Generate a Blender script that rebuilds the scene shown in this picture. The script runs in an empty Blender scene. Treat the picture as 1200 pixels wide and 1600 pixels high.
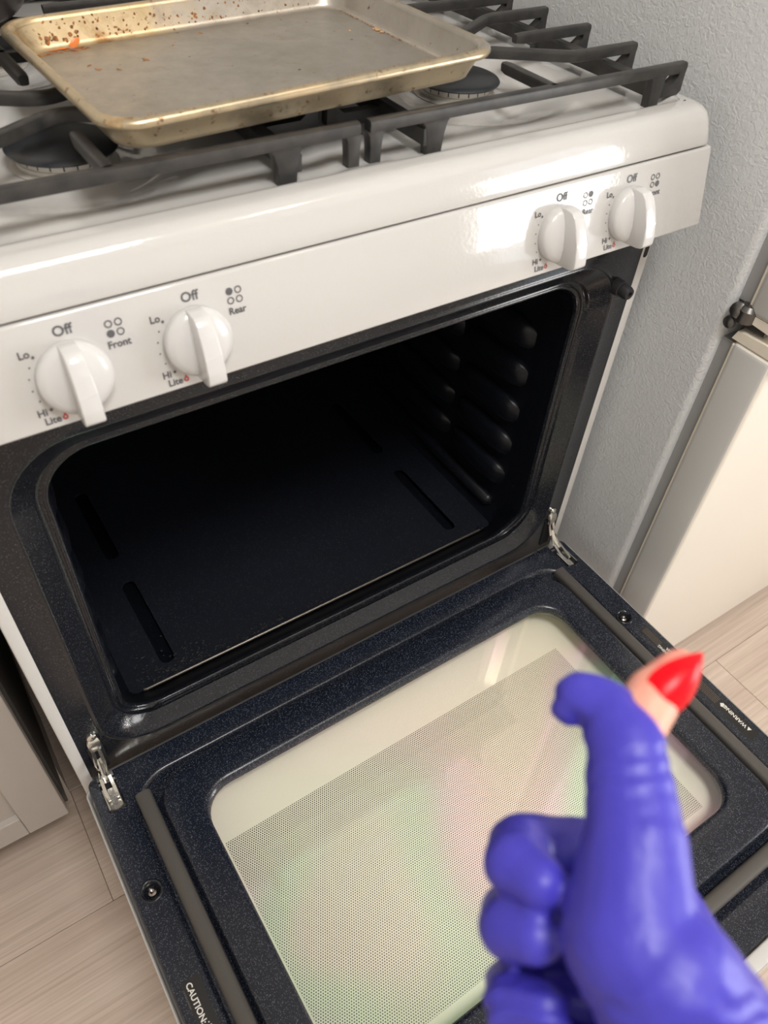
import bpy, bmesh, math, random
from mathutils import Vector, Matrix, Quaternion
from math import sin, cos, pi, radians
random.seed(7)
SC = bpy.context.scene
COL = SC.collection

# ------------------------------------------------------------------ camera
cam_d = bpy.data.cameras.new('camera')
cam = bpy.data.objects.new('camera', cam_d)
COL.objects.link(cam)
RX = Vector((0.83409, -0.54883, 0.05548))
RY = Vector((0.36533, 0.62494, 0.68991))
RZ = Vector((-0.41332, -0.55518, 0.72176))
M = Matrix.Identity(4)
for i in range(3):
    M[i][0], M[i][1], M[i][2] = RX[i], RY[i], RZ[i]
M[0][3], M[1][3], M[2][3] = -0.33962, -0.50255, 1.17838
cam.matrix_world = M
cam_d.sensor_fit = 'VERTICAL'
cam_d.sensor_height = 32.0
cam_d.lens = 1206.15 / 1600 * 32.0
cam_d.clip_start = 0.01
cam_d.dof.use_dof = True
cam_d.dof.focus_distance = 0.95
cam_d.dof.aperture_fstop = 7.2
SC.camera = cam

# ------------------------------------------------------------------ world, lights, exposure
SC.view_settings.view_transform = 'Standard'
SC.view_settings.look = 'None'
SC.view_settings.gamma = 1.0
SC.view_settings.exposure = 0.17
SC.view_settings.use_curve_mapping = False
world = bpy.data.worlds.new('world')
SC.world = world
world.use_nodes = True
bg = world.node_tree.nodes['Background']
bg.inputs[0].default_value = (0.80, 0.90, 1.0, 1)
bg.inputs[1].default_value = 2.0


def area(name, loc, aim, sx, sy, power, col):
    l = bpy.data.lights.new(name, 'AREA')
    l.shape = 'RECTANGLE'
    l.size, l.size_y = sx, sy
    l.energy = power
    l.color = col
    o = bpy.data.objects.new(name, l)
    COL.objects.link(o)
    o.location = loc
    o.rotation_euler = (Vector(aim) - Vector(loc)).to_track_quat('-Z', 'Y').to_euler()
    return o


# daylight coming in through the glazed opening of the right-hand wall
area('window_daylight', (2.14, -1.75, 0.95), (0.3, -0.45, 0.85), 0.95, 1.0, 31, (1.0, 0.972, 0.93))
# frosted ceiling panel over the middle of the kitchen
area('ceiling_panel_light', (-0.12, -0.95, 2.395), (-0.12, -0.95, 0), 0.50, 0.50, 22, (1.0, 0.975, 0.94))


# ------------------------------------------------------------------ material helpers
def mat(name, col=(0.8, 0.8, 0.8), rough=0.5, metal=0.0, **kw):
    m = bpy.data.materials.new(name)
    m.use_nodes = True
    b = m.node_tree.nodes['Principled BSDF']
    b.inputs['Base Color'].default_value = (*col, 1)
    b.inputs['Roughness'].default_value = rough
    b.inputs['Metallic'].default_value = metal
    for k, v in kw.items():
        b.inputs[k.replace('_', ' ')].default_value = v
    return m


def N(m, t, **kw):
    n = m.node_tree.nodes.new(t)
    for k, v in kw.items():
        if k.startswith('i_'):
            n.inputs[k[2:].replace('_', ' ')].default_value = v
        else:
            setattr(n, k, v)
    return n


def L(m, a, ao, b, bi):
    m.node_tree.links.new(a.outputs[ao], b.inputs[bi])


def B(m):
    return m.node_tree.nodes['Principled BSDF']


def coords(m, scale=(1, 1, 1), rot=(0, 0, 0)):
    tc = N(m, 'ShaderNodeTexCoord')
    mp = N(m, 'ShaderNodeMapping')
    mp.inputs['Scale'].default_value = scale
    mp.inputs['Rotation'].default_value = rot
    L(m, tc, 'Object', mp, 'Vector')
    return mp


def ramp(m, src, out, stops):
    r = N(m, 'ShaderNodeValToRGB')
    e = r.color_ramp.elements
    e[0].position, e[0].color = stops[0][0], (*stops[0][1], 1)
    e[1].position, e[1].color = stops[-1][0], (*stops[-1][1], 1)
    for p, c in stops[1:-1]:
        x = e.new(p)
        x.color = (*c, 1)
    L(m, src, out, r, 'Fac')
    return r


def mixc(m, fac, a, b):
    x = N(m, 'ShaderNodeMix', data_type='RGBA')
    for s, v in (('Factor', fac), ('A', a), ('B', b)):
        sock = [i for i in x.inputs if i.name == s and (i.type == 'VALUE' if s == 'Factor' else i.type == 'RGBA')][0]
        if isinstance(v, tuple) and hasattr(v[0], 'outputs'):
            m.node_tree.links.new(v[0].outputs[v[1]], sock)
        elif isinstance(v, tuple):
            sock.default_value = (*v, 1)
        else:
            sock.default_value = v
    return x


def mixout(x):
    return [i for i, o in enumerate(x.outputs) if o.type == 'RGBA'][0]


def bump(m, src, out, strength, dist=0.001):
    b = N(m, 'ShaderNodeBump')
    b.inputs['Strength'].default_value = strength
    b.inputs['Distance'].default_value = dist
    L(m, src, out, b, 'Height')
    L(m, b, 'Normal', B(m), 'Normal')
    return b


def noise(m, scale, detail=2.0, co=None, rough=0.5, dist=0.0):
    n = N(m, 'ShaderNodeTexNoise')
    n.inputs['Scale'].default_value = scale
    n.inputs['Detail'].default_value = detail
    n.inputs['Roughness'].default_value = rough
    n.inputs['Distortion'].default_value = dist
    L(m, co or coords(m), 'Vector', n, 'Vector')
    return n


# ------------------------------------------------------------------ materials
white_enamel = mat('white_enamel', (0.60, 0.592, 0.58), 0.10, Coat_Weight=0.4, Coat_Roughness=0.03)
bump(white_enamel, noise(white_enamel, 300, 1), 'Fac', 0.13, 0.0006)
knob_plastic = mat('white_knob_plastic', (0.66, 0.658, 0.656), 0.16)
white_pebble = mat('white_textured_paint', (0.66, 0.652, 0.64), 0.38)
bump(white_pebble, noise(white_pebble, 420, 2), 'Fac', 0.35, 0.0012)


def speckled(name, base, spk, amount, rough):
    m = mat(name, base, rough)
    co = coords(m)
    v = N(m, 'ShaderNodeTexVoronoi')
    v.inputs['Scale'].default_value = 950
    L(m, co, 'Vector', v, 'Vector')
    sep = N(m, 'ShaderNodeSeparateColor')
    L(m, v, 'Color', sep, 'Color')
    pick = N(m, 'ShaderNodeMath', operation='GREATER_THAN')
    pick.inputs[1].default_value = 1 - amount
    L(m, sep, 'Red', pick, 0)
    near = N(m, 'ShaderNodeMath', operation='LESS_THAN')
    near.inputs[1].default_value = 0.38
    L(m, v, 'Distance', near, 0)
    mul = N(m, 'ShaderNodeMath', operation='MULTIPLY')
    L(m, pick, 0, mul, 0)
    L(m, near, 0, mul, 1)
    br = N(m, 'ShaderNodeMath', operation='MULTIPLY')
    L(m, mul, 0, br, 0)
    L(m, sep, 'Green', br, 1)
    x = mixc(m, (br, 0), base, spk)
    L(m, x, mixout(x), B(m), 'Base Color')
    return m


navy_speckle = speckled('speckled_black_enamel', (0.0095, 0.0125, 0.022), (0.15, 0.165, 0.205), 0.5, 0.24)
bump(navy_speckle, noise(navy_speckle, 500, 1), 'Fac', 0.06, 0.0006)
oven_black = speckled('oven_black_enamel', (0.0042, 0.0052, 0.0085), (0.05, 0.055, 0.065), 0.2, 0.36)
B(oven_black).inputs['Specular IOR Level'].default_value = 0.35
bump(oven_black, noise(oven_black, 260, 2), 'Fac', 0.10, 0.0008)
floor_black = speckled('oven_floor_enamel', (0.008, 0.0098, 0.016), (0.10, 0.11, 0.13), 0.16, 0.42)
frame_black = speckled('glossy_black_enamel', (0.0105, 0.012, 0.0165), (0.09, 0.095, 0.11), 0.32, 0.17)
bump(frame_black, noise(frame_black, 300, 2), 'Fac', 0.07, 0.0008)
flat_black = mat('matt_black', (0.012, 0.012, 0.013), 0.6)
rubber = mat('black_rubber', (0.02, 0.02, 0.022), 0.55)
gasket_mat = mat('grey_silicone_gasket', (0.075, 0.068, 0.062), 0.55)
iron = mat('cast_iron', (0.032, 0.031, 0.031), 0.42)
_n = noise(iron, 60, 3)
_r = ramp(iron, _n, 'Fac', [(0.35, (0.024, 0.024, 0.025)), (0.7, (0.050, 0.046, 0.043))])
L(iron, _r, 0, B(iron), 'Base Color')
bump(iron, noise(iron, 700, 2), 'Fac', 0.18, 0.0006)
cap_mat = mat('burner_cap_enamel', (0.020, 0.023, 0.028), 0.33)
alu_base = mat('burner_base_aluminium', (0.66, 0.63, 0.58), 0.45, 0.35)
chrome = mat('zinc_plated_steel', (0.78, 0.77, 0.73), 0.22, 1.0)
bump(chrome, noise(chrome, 120, 2), 'Fac', 0.25, 0.0015)
lip_steel = mat('dull_bent_steel', (0.23, 0.21, 0.185), 0.35, 0.8)
hinge_steel = mat('dark_hinge_steel', (0.16, 0.155, 0.15), 0.32, 0.9)
dark_chrome = mat('dark_screw_steel', (0.30, 0.27, 0.25), 0.25, 1.0)
print_grey = mat('grey_print', (0.10, 0.10, 0.11), 0.5)
print_red = mat('red_print', (0.55, 0.02, 0.015), 0.5)
print_white = mat('white_print', (0.75, 0.72, 0.68), 0.5)
print_dim = mat('dim_tan_print', (0.15, 0.12, 0.10), 0.5)
label_black = mat('black_label_print', (0.012, 0.012, 0.013), 0.35)
fridge_side = mat('fridge_textured_paint', (0.67, 0.69, 0.71), 0.36)
_co = coords(fridge_side)
_v = noise(fridge_side, 160, 2, _co, 0.5, 1.2)
bump(fridge_side, _v, 'Fac', 0.42, 0.0026)
fridge_front = mat('fridge_door_lit_cream', (0.87, 0.825, 0.745), 0.30)  # whitish door front, warm light mixed into its cream
bump(fridge_front, noise(fridge_front, 130, 2), 'Fac', 0.05, 0.001)
fridge_trim = mat('fridge_cream_trim', (0.88, 0.81, 0.69), 0.35)
fridge_seal = mat('fridge_door_gasket', (0.33, 0.33, 0.33), 0.5)
fridge_edge = mat('fridge_door_side_shaded', (0.62, 0.615, 0.60), 0.32)  # same door's sides, greyed in colour for the shade they stand in
cabinet_m = mat('taupe_cabinet_paint', (0.45, 0.415, 0.385), 0.38)
cabinet_dark = mat('gap_shaded_cabinet_side', (0.055, 0.05, 0.047), 0.6)  # shade of the narrow gap beside the range, put into the side's colour
wall_m = mat('warm_white_wall', (0.80, 0.775, 0.73), 0.7)
bump(wall_m, noise(wall_m, 70, 2), 'Fac', 0.05, 0.001)
ceil_m = mat('white_ceiling', (0.86, 0.84, 0.80), 0.8)
worktop_m = mat('pale_worktop', (0.62, 0.59, 0.55), 0.3)
_w = ramp(worktop_m, noise(worktop_m, 90, 4), 'Fac', [(0.35, (0.48, 0.45, 0.42)), (0.65, (0.70, 0.67, 0.63))])
L(worktop_m, _w, 0, B(worktop_m), 'Base Color')

# wood-look planks, grain along x
plank_m = mat('pale_oak_plank', (0.6, 0.5, 0.42), 0.42)
_oi = N(plank_m, 'ShaderNodeObjectInfo')
_tc = N(plank_m, 'ShaderNodeTexCoord')
_ad = N(plank_m, 'ShaderNodeVectorMath', operation='ADD')
_sc = N(plank_m, 'ShaderNodeVectorMath', operation='SCALE')
_cmb = N(plank_m, 'ShaderNodeCombineXYZ')
L(plank_m, _oi, 'Random', _cmb, 'X')
L(plank_m, _oi, 'Random', _cmb, 'Y')
L(plank_m, _cmb, 'Vector', _sc, 0)
_sc.inputs['Scale'].default_value = 37.0
L(plank_m, _tc, 'Object', _ad, 0)
L(plank_m, _sc, 'Vector', _ad, 1)


def _pm(s):
    mp = N(plank_m, 'ShaderNodeMapping')
    mp.inputs['Scale'].default_value = s
    L(plank_m, _ad, 'Vector', mp, 'Vector')
    return mp


_g1 = noise(plank_m, 1.0, 5, _pm((3.5, 190, 1)), 0.65, 0.25)
_g2 = noise(plank_m, 1.0, 3, _pm((2.2, 16, 1)), 0.5, 0.9)
_r1 = ramp(plank_m, _g1, 'Fac', [(0.28, (0.48, 0.39, 0.325)), (0.50, (0.60, 0.50, 0.43)), (0.72, (0.68, 0.58, 0.505))])
_r2 = ramp(plank_m, _g2, 'Fac', [(0.3, (0.88, 0.84, 0.82)), (0.7, (1.04, 1.03, 1.02))])
_mx = N(plank_m, 'ShaderNodeMix', data_type='RGBA', blend_type='MULTIPLY')
_mx.inputs[0].default_value = 1.0
L(plank_m, _r1, 0, _mx, 6)
L(plank_m, _r2, 0, _mx, 7)
L(plank_m, _mx, 2, B(plank_m), 'Base Color')
bump(plank_m, _g1, 'Fac', 0.18, 0.0006)
gap_m = mat('floor_joint_gap', (0.10, 0.08, 0.065), 0.8)  # dark base colour showing between the boards

# baking sheet: worn aluminium, brown baked-on film, speckles
pan_m = mat('worn_aluminium', (0.62, 0.57, 0.50), 0.36, 0.85)
_co = coords(pan_m)
_n1 = noise(pan_m, 9, 6, _co, 0.62, 0.4)
_n2 = noise(pan_m, 55, 5, _co, 0.7)
_n3 = noise(pan_m, 170, 3, _co, 0.6)
_ra = ramp(pan_m, _n1, 'Fac', [(0.3, (0.34, 0.32, 0.29)), (0.55, (0.45, 0.425, 0.39)), (0.75, (0.36, 0.33, 0.285))])
_rb = ramp(pan_m, _n2, 'Fac', [(0.60, (0, 0, 0)), (0.72, (1, 1, 1))])
_xx = mixc(pan_m, (_rb, 0), (_ra, 0), (0.42, 0.35, 0.25))
_rc = ramp(pan_m, _n3, 'Fac', [(0.69, (0, 0, 0)), (0.73, (1, 1, 1))])
_x2 = mixc(pan_m, (_rc, 0), (_xx, mixout(_xx)), (0.12, 0.06, 0.03))
L(pan_m, _x2, mixout(_x2), B(pan_m), 'Base Color')
_rr = ramp(pan_m, _n2, 'Fac', [(0.3, (0.30, 0.30, 0.30)), (0.75, (0.55, 0.55, 0.55))])
L(pan_m, _rr, 0, B(pan_m), 'Roughness')
bump(pan_m, _n3, 'Fac', 0.05, 0.0006)
# walls and rim of the pan: golden baked film
pan_gold = mat('baked_on_golden_film', (0.60, 0.48, 0.32), 0.33, 0.75)
_co = coords(pan_gold)
_n1 = noise(pan_gold, 24, 6, _co, 0.65, 0.3)
_n2 = noise(pan_gold, 120, 4, _co, 0.7)
_ra = ramp(pan_gold, _n1, 'Fac', [(0.30, (0.34, 0.30, 0.225)), (0.46, (0.52, 0.435, 0.30)), (0.60, (0.57, 0.46, 0.305)), (0.74, (0.30, 0.195, 0.095))])
_rb = ramp(pan_gold, _n2, 'Fac', [(0.60, (0, 0, 0)), (0.68, (1, 1, 1))])
_xx = mixc(pan_gold, (_rb, 0), (_ra, 0), (0.17, 0.075, 0.025))
L(pan_gold, _xx, mixout(_xx), B(pan_gold), 'Base Color')
# inner walls: grey metal, golden film spreading from the far-left corner
pan_wall = mat('worn_aluminium_with_film', (0.55, 0.5, 0.43), 0.36, 0.8)
_co = coords(pan_wall)
_tc = N(pan_wall, 'ShaderNodeTexCoord')
_sp = N(pan_wall, 'ShaderNodeSeparateXYZ')
L(pan_wall, _tc, 'Object', _sp, 'Vector')
_n0 = noise(pan_wall, 30, 5, _co, 0.65, 0.3)
_n2 = noise(pan_wall, 150, 4, _co, 0.7)
_ms = N(pan_wall, 'ShaderNodeMath', operation='MULTIPLY_ADD')
L(pan_wall, _n0, 'Fac', _ms, 0)
_ms.inputs[1].default_value = 0.16
L(pan_wall, _sp, 'X', _ms, 2)
_mk = ramp(pan_wall, _ms, 0, [(0.0, (1, 1, 1)), (0.06, (0, 0, 0))])
_grey = ramp(pan_wall, _n0, 'Fac', [(0.3, (0.40, 0.365, 0.315)), (0.55, (0.52, 0.48, 0.425)), (0.75, (0.36, 0.315, 0.255))])
_gold = ramp(pan_wall, _n0, 'Fac', [(0.3, (0.55, 0.41, 0.23)), (0.5, (0.68, 0.54, 0.34)), (0.72, (0.36, 0.20, 0.08))])
_xa = mixc(pan_wall, (_mk, 0), (_grey, 0), (_gold, 0))
_rb = ramp(pan_wall, _n2, 'Fac', [(0.63, (0, 0, 0)), (0.70, (1, 1, 1))])
_xb = mixc(pan_wall, (_rb, 0), (_xa, mixout(_xa)), (0.20, 0.10, 0.04))
L(pan_wall, _xb, mixout(_xb), B(pan_wall), 'Base Color')
residue = mat('burnt_grease_residue', (0.20, 0.07, 0.015), 0.35)
_r = ramp(residue, noise(residue, 240, 3), 'Fac', [(0.35, (0.10, 0.03, 0.008)), (0.6, (0.42, 0.17, 0.04))])
L(residue, _r, 0, B(residue), 'Base Color')
orange_bit = mat('orange_food_scrap', (0.85, 0.24, 0.05), 0.35)
crumb_m = mat('tan_crumb', (0.55, 0.33, 0.16), 0.6)
pot_m = mat('dark_nonstick_pan', (0.075, 0.062, 0.058), 0.32, 0.4)

# oven-door glazing
cream_glass = mat('cream_printed_glass', (0.88, 0.84, 0.745), 0.25)


def dot_print(m):
    """halftone screen: dark round dots in a triangular grid, only inside the printed rectangle"""
    tc = N(m, 'ShaderNodeTexCoord')
    sp = N(m, 'ShaderNodeSeparateXYZ')
    L(m, tc, 'Object', sp, 'Vector')

    def mth(op, a, b=None, c=None):
        n = N(m, 'ShaderNodeMath', operation=op)
        for i, v in enumerate((a, b, c)):
            if v is None:
                continue
            if isinstance(v, (int, float)):
                n.inputs[i].default_value = v
            else:
                m.node_tree.links.new(v, n.inputs[i])
        return n.outputs[0]
    X, Y = sp.outputs['X'], sp.outputs['Y']
    p = 0.00278
    q = p * math.sqrt(3)

    def lat(ox, oy):
        fx = mth('MULTIPLY', mth('SUBTRACT', mth('FRACT', mth('ADD', mth('DIVIDE', X, p), 100 + ox)), 0.5), p)
        fy = mth('MULTIPLY', mth('SUBTRACT', mth('FRACT', mth('ADD', mth('DIVIDE', Y, q), 100 + oy)), 0.5), q)
        return mth('SQRT', mth('ADD', mth('MULTIPLY', fx, fx), mth('MULTIPLY', fy, fy)))
    d = mth('MINIMUM', lat(0, 0), lat(0.5, 0.5))
    dot = mth('LESS_THAN', d, 0.00084)
    inx = mth('MULTIPLY', mth('LESS_THAN', X, 0.2500), mth('GREATER_THAN', X, -0.2640))
    iny = mth('MULTIPLY', mth('LESS_THAN', Y, -0.1465), mth('GREATER_THAN', Y, -0.4165))
    f = mth('MULTIPLY', dot, mth('MULTIPLY', inx, iny))
    x = N(m, 'ShaderNodeMix', data_type='RGBA')
    m.node_tree.links.new(f, x.inputs[0])
    x.inputs[6].default_value = (0.88, 0.84, 0.745, 1)
    x.inputs[7].default_value = (0.085, 0.07, 0.05, 1)
    m.node_tree.links.new(x.outputs[2], B(m).inputs['Base Color'])


dot_print(cream_glass)
# coated inner pane: clear, with a thin metal-oxide film that gives faint rainbow reflections
pane_m = bpy.data.materials.new('coated_clear_glass')
pane_m.use_nodes = True
_pb = B(pane_m)
_pb.inputs['Base Color'].default_value = (0, 0, 0, 1)
_pb.inputs['Roughness'].default_value = 0.05
_pb.inputs['IOR'].default_value = 1.55
_pb.inputs['Thin Film IOR'].default_value = 1.75
_tn = noise(pane_m, 5.0, 0, coords(pane_m, (1.0, 1.3, 1), (0, 0, 0.5)), 0.4, 0.0)
_mr = N(pane_m, 'ShaderNodeMapRange')
_mr.inputs['From Min'].default_value = 0.3
_mr.inputs['From Max'].default_value = 0.7
_mr.inputs['To Min'].default_value = 430
_mr.inputs['To Max'].default_value = 570
L(pane_m, _tn, 'Fac', _mr, 'Value')
L(pane_m, _mr, 0, _pb, 'Thin Film Thickness')
_tr = N(pane_m, 'ShaderNodeBsdfTransparent')
_tr.inputs[0].default_value = (0.97, 0.97, 0.955, 1)
_as = N(pane_m, 'ShaderNodeAddShader')
L(pane_m, _tr, 0, _as, 0)
L(pane_m, _pb, 0, _as, 1)
L(pane_m, _as, 0, pane_m.node_tree.nodes['Material Output'], 'Surface')
win_glass = bpy.data.materials.new('clear_window_glass')
win_glass.use_nodes = True
_pb = B(win_glass)
_pb.inputs['Base Color'].default_value = (0, 0, 0, 1)
_pb.inputs['Roughness'].default_value = 0.02
_tr = N(win_glass, 'ShaderNodeBsdfTransparent')
_as = N(win_glass, 'ShaderNodeAddShader')
L(win_glass, _tr, 0, _as, 0)
L(win_glass, _pb, 0, _as, 1)
L(win_glass, _as, 0, win_glass.node_tree.nodes['Material Output'], 'Surface')

# hand
glove_m = mat('blue_violet_nitrile', (0.054, 0.044, 0.46), 0.45, Subsurface_Weight=0.12, Subsurface_Scale=0.004)
B(glove_m).inputs['Subsurface Radius'].default_value = (0.3, 0.25, 1.0)
_co = coords(glove_m)
_n1 = noise(glove_m, 60, 3, _co, 0.5, 0.8)
_n2 = noise(glove_m, 420, 2, _co)
_bb = bump(glove_m, _n1, 'Fac', 0.22, 0.004)
skin_m = mat('fair_skin', (0.80, 0.40, 0.30), 0.42, Subsurface_Weight=0.35, Subsurface_Scale=0.006)
B(skin_m).inputs['Subsurface Radius'].default_value = (1.0, 0.35, 0.2)
_r = ramp(skin_m, noise(skin_m, 45, 3), 'Fac', [(0.35, (0.86, 0.31, 0.25)), (0.65, (0.86, 0.42, 0.31))])
L(skin_m, _r, 0, B(skin_m), 'Base Color')
nail_m = mat('red_nail_polish', (0.84, 0.001, 0.010), 0.30, Specular_IOR_Level=0.25)
bulb_m = bpy.data.materials.new('lit_bulb')
bulb_m.use_nodes = True
B(bulb_m).inputs['Emission Color'].default_value = (1.0, 0.86, 0.68, 1)
B(bulb_m).inputs['Emission Strength'].default_value = 30.0
brass = mat('brushed_nickel', (0.6, 0.58, 0.55), 0.3, 1.0)


# ------------------------------------------------------------------ object helpers
def link(name, me, m, parent=None, smooth=False, angle=None):
    o = bpy.data.objects.new(name, me)
    COL.objects.link(o)
    if m is not None and not me.materials:
        for x in (m if isinstance(m, (list, tuple)) else [m]):
            me.materials.append(x)
    if parent is not None:
        adopt(o, parent)
    if smooth:
        me.polygons.foreach_set('use_smooth', [True] * len(me.polygons))
        if angle:
            me.set_sharp_from_angle(angle=radians(angle))
    return o


def world_of(o):
    m = o.matrix_basis.copy()
    if o.parent is not None:
        m = world_of(o.parent) @ o.matrix_parent_inverse @ m
    return m


def adopt(o, parent):
    o.parent = parent
    o.matrix_parent_inverse = world_of(parent).inverted()


def obj_bm(name, bm, m, parent=None, smooth=True, angle=35):
    bmesh.ops.recalc_face_normals(bm, faces=bm.faces[:])
    me = bpy.data.meshes.new(name)
    bm.to_mesh(me)
    bm.free()
    return link(name, me, m, parent, smooth, angle)


def thing(name, label, cat, loc, group=None):
    o = bpy.data.objects.new(name, None)
    COL.objects.link(o)
    o.location = loc
    o.empty_display_size = 0.05
    tag(o, label, cat, group)
    return o


def tag(o, label, cat, group=None):
    o['label'] = label
    o['category'] = cat
    if group:
        o['group'] = group
    return o


def struct(o):
    o['kind'] = 'structure'
    return o


def add_box(bm, lo, hi, bev=0.0, seg=2):
    lo, hi = Vector(lo), Vector(hi)
    r = bmesh.ops.create_cube(bm, size=1.0)
    vs = r['verts']
    c, s = (lo + hi) / 2, hi - lo
    for v in vs:
        v.co = Vector((v.co.x * s.x + c.x, v.co.y * s.y + c.y, v.co.z * s.z + c.z))
    if bev > 0:
        es = set(e for v in vs for e in v.link_edges)
        bmesh.ops.bevel(bm, geom=list(es), offset=bev, segments=seg, profile=0.5, affect='EDGES')


def box(name, lo, hi, m, parent=None, bev=0.0, seg=2):
    bm = bmesh.new()
    add_box(bm, lo, hi, bev, seg)
    return obj_bm(name, bm, m, parent)


def add_loft(bm, rings, cap0=False, cap1=False, closed=True):
    vs = [[bm.verts.new(p) for p in r] for r in rings]
    n = len(rings[0])
    for a, b in zip(vs, vs[1:]):
        for i in range(n if closed else n - 1):
            j = (i + 1) % n
            bm.faces.new((a[i], a[j], b[j], b[i]))
    if cap0:
        bm.faces.new(vs[0][::-1])
    if cap1:
        bm.faces.new(vs[-1])


def loft(name, rings, m, parent=None, cap0=False, cap1=False, closed=True, angle=35):
    bm = bmesh.new()
    add_loft(bm, rings, cap0, cap1, closed)
    return obj_bm(name, bm, m, parent, True, angle)


def rrect(a0, a1, b0, b1, r, n=8):
    """rounded rectangle in 2D, 4*(n+1) points"""
    pts = []
    for cx, cy, s in ((a1 - r, b1 - r, 0), (a0 + r, b1 - r, 90), (a0 + r, b0 + r, 180), (a1 - r, b0 + r, 270)):
        for k in range(n + 1):
            t = radians(s + 90 * k / n)
            pts.append((cx + r * cos(t), cy + r * sin(t)))
    return pts


def add_sweep(bm, path, prof, up=Vector((0, 0, 1)), caps=True, scale=None):
    """sweep a closed 2D profile (side, up) along a 3D path"""
    path = [Vector(p) for p in path]
    rings = []
    for i, p in enumerate(path):
        a = path[max(i - 1, 0)]
        b = path[min(i + 1, len(path) - 1)]
        t = (b - a).normalized()
        side = t.cross(up)
        if side.length < 1e-5:
            side = t.cross(Vector((0, 1, 0)))
        side.normalize()
        u = side.cross(t).normalized()
        k = 1.0
        if 0 < i < len(path) - 1:
            t1 = (path[i] - path[i - 1]).normalized()
            t2 = (path[i + 1] - path[i]).normalized()
            k = 1 / max(0.5, math.sqrt(max(0.0, (1 + t1.dot(t2)) / 2)))
        s = scale[i] if scale else 1.0
        rings.append([p + side * (x * k * s) + u * (y * s) for x, y in prof])
    add_loft(bm, rings, caps, caps)


def circ(r, n=12):
    return [(r * cos(2 * pi * k / n), r * sin(2 * pi * k / n)) for k in range(n)]


def lathe_rings(prof, o, ax, n=32, side=None):
    """prof: (radius, height) list; rings about axis ax from origin o"""
    ax = Vector(ax).normalized()
    s = Vector(side) if side else ax.orthogonal().normalized()
    t = ax.cross(s).normalized()
    return [[Vector(o) + ax * h + (s * cos(2 * pi * k / n) + t * sin(2 * pi * k / n)) * r for k in range(n)] for r, h in prof]


def lathe(name, prof, o, ax, m, parent=None, n=32, angle=35):
    return loft(name, lathe_rings(prof, o, ax, n), m, parent, True, True, True, angle)


def add_prism(bm, poly, fn, h0, h1, bev=0.0):
    a = [bm.verts.new(fn(x, y, h0)) for x, y in poly]
    b = [bm.verts.new(fn(x, y, h1)) for x, y in poly]
    n = len(poly)
    fs = [bm.faces.new(a[::-1]), bm.faces.new(b)]
    for i in range(n):
        j = (i + 1) % n
        fs.append(bm.faces.new((a[i], a[j], b[j], b[i])))
    if bev:
        es = set(e for f in fs for e in f.edges)
        bmesh.ops.bevel(bm, geom=list(es), offset=bev, segments=2, profile=0.5, affect='EDGES')


def evaluated(o, name):
    dg = bpy.context.evaluated_depsgraph_get()
    me = bpy.data.meshes.new_from_object(o.evaluated_get(dg))
    me.name = name
    return me


def bake_mods(o):
    me = evaluated(o, o.name)
    old = o.data
    o.modifiers.clear()
    o.data = me
    bpy.data.meshes.remove(old)
    return o


def bool_cut(o, cutter_bm):
    me = bpy.data.meshes.new('cut')
    bmesh.ops.recalc_face_normals(cutter_bm, faces=cutter_bm.faces[:])
    cutter_bm.to_mesh(me)
    cutter_bm.free()
    c = bpy.data.objects.new('cut', me)
    COL.objects.link(c)
    md = o.modifiers.new('b', 'BOOLEAN')
    md.operation = 'DIFFERENCE'
    md.solver = 'EXACT'
    md.object = c
    bake_mods(o)
    bpy.data.objects.remove(c)
    bpy.data.meshes.remove(me)


def text_mesh(txt, size, fn, bold=0.0, align='CENTER'):
    """flat lettering: returns bmesh with text outline mapped through fn(x, y)"""
    cu = bpy.data.curves.new('t', 'FONT')
    cu.body = txt
    cu.size = size
    cu.align_x = align
    cu.align_y = 'CENTER'
    cu.offset = bold
    cu.resolution_u = 3
    o = bpy.data.objects.new('t', cu)
    COL.objects.link(o)
    me = evaluated(o, 't')
    bpy.data.objects.remove(o)
    bpy.data.curves.remove(cu)
    for v in me.vertices:
        v.co = fn(v.co.x, v.co.y)
    return me


def add_text(bm, txt, size, fn, bold=0.0, align='CENTER'):
    me = text_mesh(txt, size, fn, bold, align)
    bm.from_mesh(me)
    bpy.data.meshes.remove(me)


def add_poly(bm, pts):
    bm.faces.new([bm.verts.new(p) for p in pts])


# ------------------------------------------------------------------ the room
X0, X1, Y0, Y1, ZC = -1.7, 2.0, -2.7, 0.68, 2.45
fl = struct(box('floor', (X0, Y0, -0.06), (X1, Y1, -0.004), gap_m))
struct(box('ceiling', (X0, Y0, ZC), (X1, Y1, ZC + 0.08), ceil_m))
struct(box('wall_back', (X0, Y1, 0), (X1, Y1 + 0.1, ZC), wall_m))
struct(box('wall_left', (X0 - 0.1, Y0, 0), (X0, Y1, ZC), wall_m))
struct(box('wall_front', (X0, Y0 - 0.1, 0), (X1, Y0, ZC), wall_m))
bm = bmesh.new()                                   # right wall with the opening of a glazed door
WY0, WY1, WZ0, WZ1 = -2.2, -1.3, 0.12, 2.0
add_box(bm, (X1, Y0, 0), (X1 + 0.1, WY0, ZC))
add_box(bm, (X1, WY1, 0), (X1 + 0.1, Y1, ZC))
add_box(bm, (X1, WY0, 0), (X1 + 0.1, WY1, WZ0))
add_box(bm, (X1, WY0, WZ1), (X1 + 0.1, WY1, ZC))
struct(obj_bm('wall_right', bm, wall_m))
bm = bmesh.new()
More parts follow.
